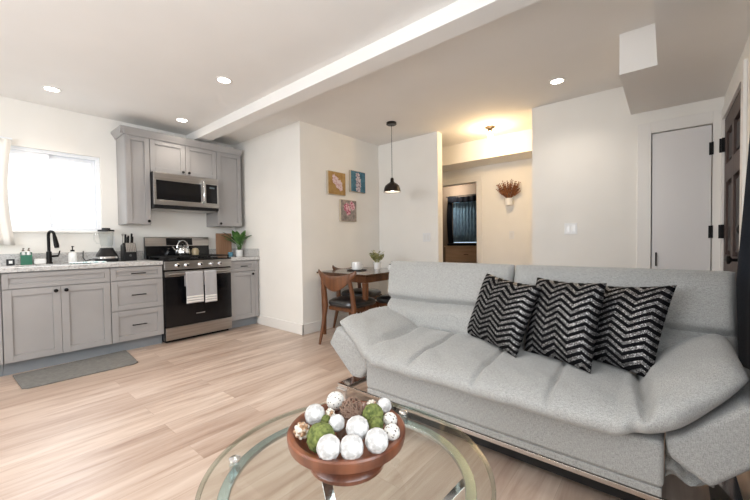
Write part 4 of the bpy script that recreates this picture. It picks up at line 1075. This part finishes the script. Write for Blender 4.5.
BALLS = [
    ('yarn', 0.672, 0.809, 0.575, 0.0301, 'white ball at the upper left inside the wooden bowl'),
    ('yarn', 0.657, 0.698, 0.592, 0.0222, 'smaller white ball near the bowl centre, below the speckled one'),
    ('yarn', 0.676, 0.638, 0.59, 0.0311, 'white ball in the middle of the bowl, just before the twig ball'),
    ('yarn', 0.679, 0.573, 0.578, 0.0303, 'white ball at the front right of the bowl'),
    ('yarn', 0.624, 0.61, 0.572, 0.0304, 'white ball at the front centre of the bowl'),
    ('yarn', 0.587, 0.655, 0.572, 0.0305, 'white ball at the front left of the bowl, before the large moss ball'),
    ('yarn', 0.847, 0.682, 0.575, 0.0228, 'small white ball at the far right rim of the bowl'),
    ('speck', 0.77, 0.823, 0.577, 0.0293, 'white speckled ball standing tallest at the back of the bowl'),
    ('speck', 0.75, 0.578, 0.568, 0.022, 'white speckled ball at the right rim, nearer one of two'),
    ('speck', 0.8, 0.623, 0.567, 0.0212, 'white speckled ball at the right rim, behind another speckled one'),
    ('shell', 0.834, 0.722, 0.568, 0.0176, 'tiny cream ball behind the smaller green ball'),
    ('shell', 0.601, 0.781, 0.566, 0.0224, 'cream and brown knobbly ball at the left rim of the bowl'),
    ('shell', 0.708, 0.782, 0.572, 0.0152, 'tiny cream knobbly ball beneath the tall speckled ball'),
    ('moss', 0.607, 0.708, 0.57, 0.0375, 'large green moss ball at the left of the bowl'),
    ('moss', 0.776, 0.668, 0.577, 0.0313, 'green moss ball at the right, behind the middle white ball'),
    ('moss', 0.75, 0.635, 0.57, 0.0215, 'small green moss ball low at the right between white balls'),
    ('moss', 0.683, 0.775, 0.565, 0.0149, 'smallest green moss ball, wedged below the upper left white ball'),
    ('twig', 0.754, 0.735, 0.58, 0.0382, 'large brown woven twig ball at the back of the bowl'),
    ('twig', 0.669, 0.687, 0.56, 0.0167, 'small brown twig ball in the gap at the bowl centre')]
random.seed(21)
def rough_fn(seed, amp, fr):
    ph = [random.uniform(0, 6) for _ in range(6)]
    return lambda d: 1+amp*(math.sin(d.x*fr+ph[0])*math.sin(d.y*fr+ph[1])+.6*math.sin(d.z*fr*1.7+ph[2])*math.sin(d.x*fr*1.5+ph[3]))
for (kind, x, y, z, r, label) in BALLS:
    s_ = MB()
    if kind == 'yarn': s_.ball((x, y, z), r, 4, rough_fn(0, .035, 14)); mt = yarn
    elif kind == 'speck': s_.ball((x, y, z), r, 4, rough_fn(0, .012, 12)); mt = speck
    elif kind == 'moss': s_.ball((x, y, z), r, 4, lambda d, rr=random: 1+rr.uniform(-.035, .045)); mt = moss
    elif kind == 'shell':
        s_.ball((x, y, z), r*.82, 3)
        for i in range(26):
            ph = math.acos(1-2*(i+.5)/26); th = PI*(1+5**.5)*i; d_ = Vector((math.cos(th)*math.sin(ph), math.sin(th)*math.sin(ph), math.cos(ph)))
            s_.ball(Vector((x, y, z))+d_*r*.80, r*.27, 2)
        mt = shell
    else:
        for i in range(22):
            n_ = Vector((random.gauss(0, 1), random.gauss(0, 1), random.gauss(0, 1))).normalized(); u_ = n_.orthogonal().normalized(); v_ = n_.cross(u_)
            rr = r*random.uniform(.86, 1.0); off = n_*r*random.uniform(-.35, .35); r_in = math.sqrt(max(1e-6, rr*rr-off.length_squared))
            s_.tube([Vector((x, y, z))+off+(u_*math.cos(2*PI*k_/22)+v_*math.sin(2*PI*k_/22))*r_in for k_ in range(22)], r*.036, 5, closed=True)
        mt = twig
    o = s_.build('decorative_ball', mt, ang=80)
    recenter(o, (x, y, z-r)); tag(o, label, 'ball', 'decorative balls in the wooden bowl')
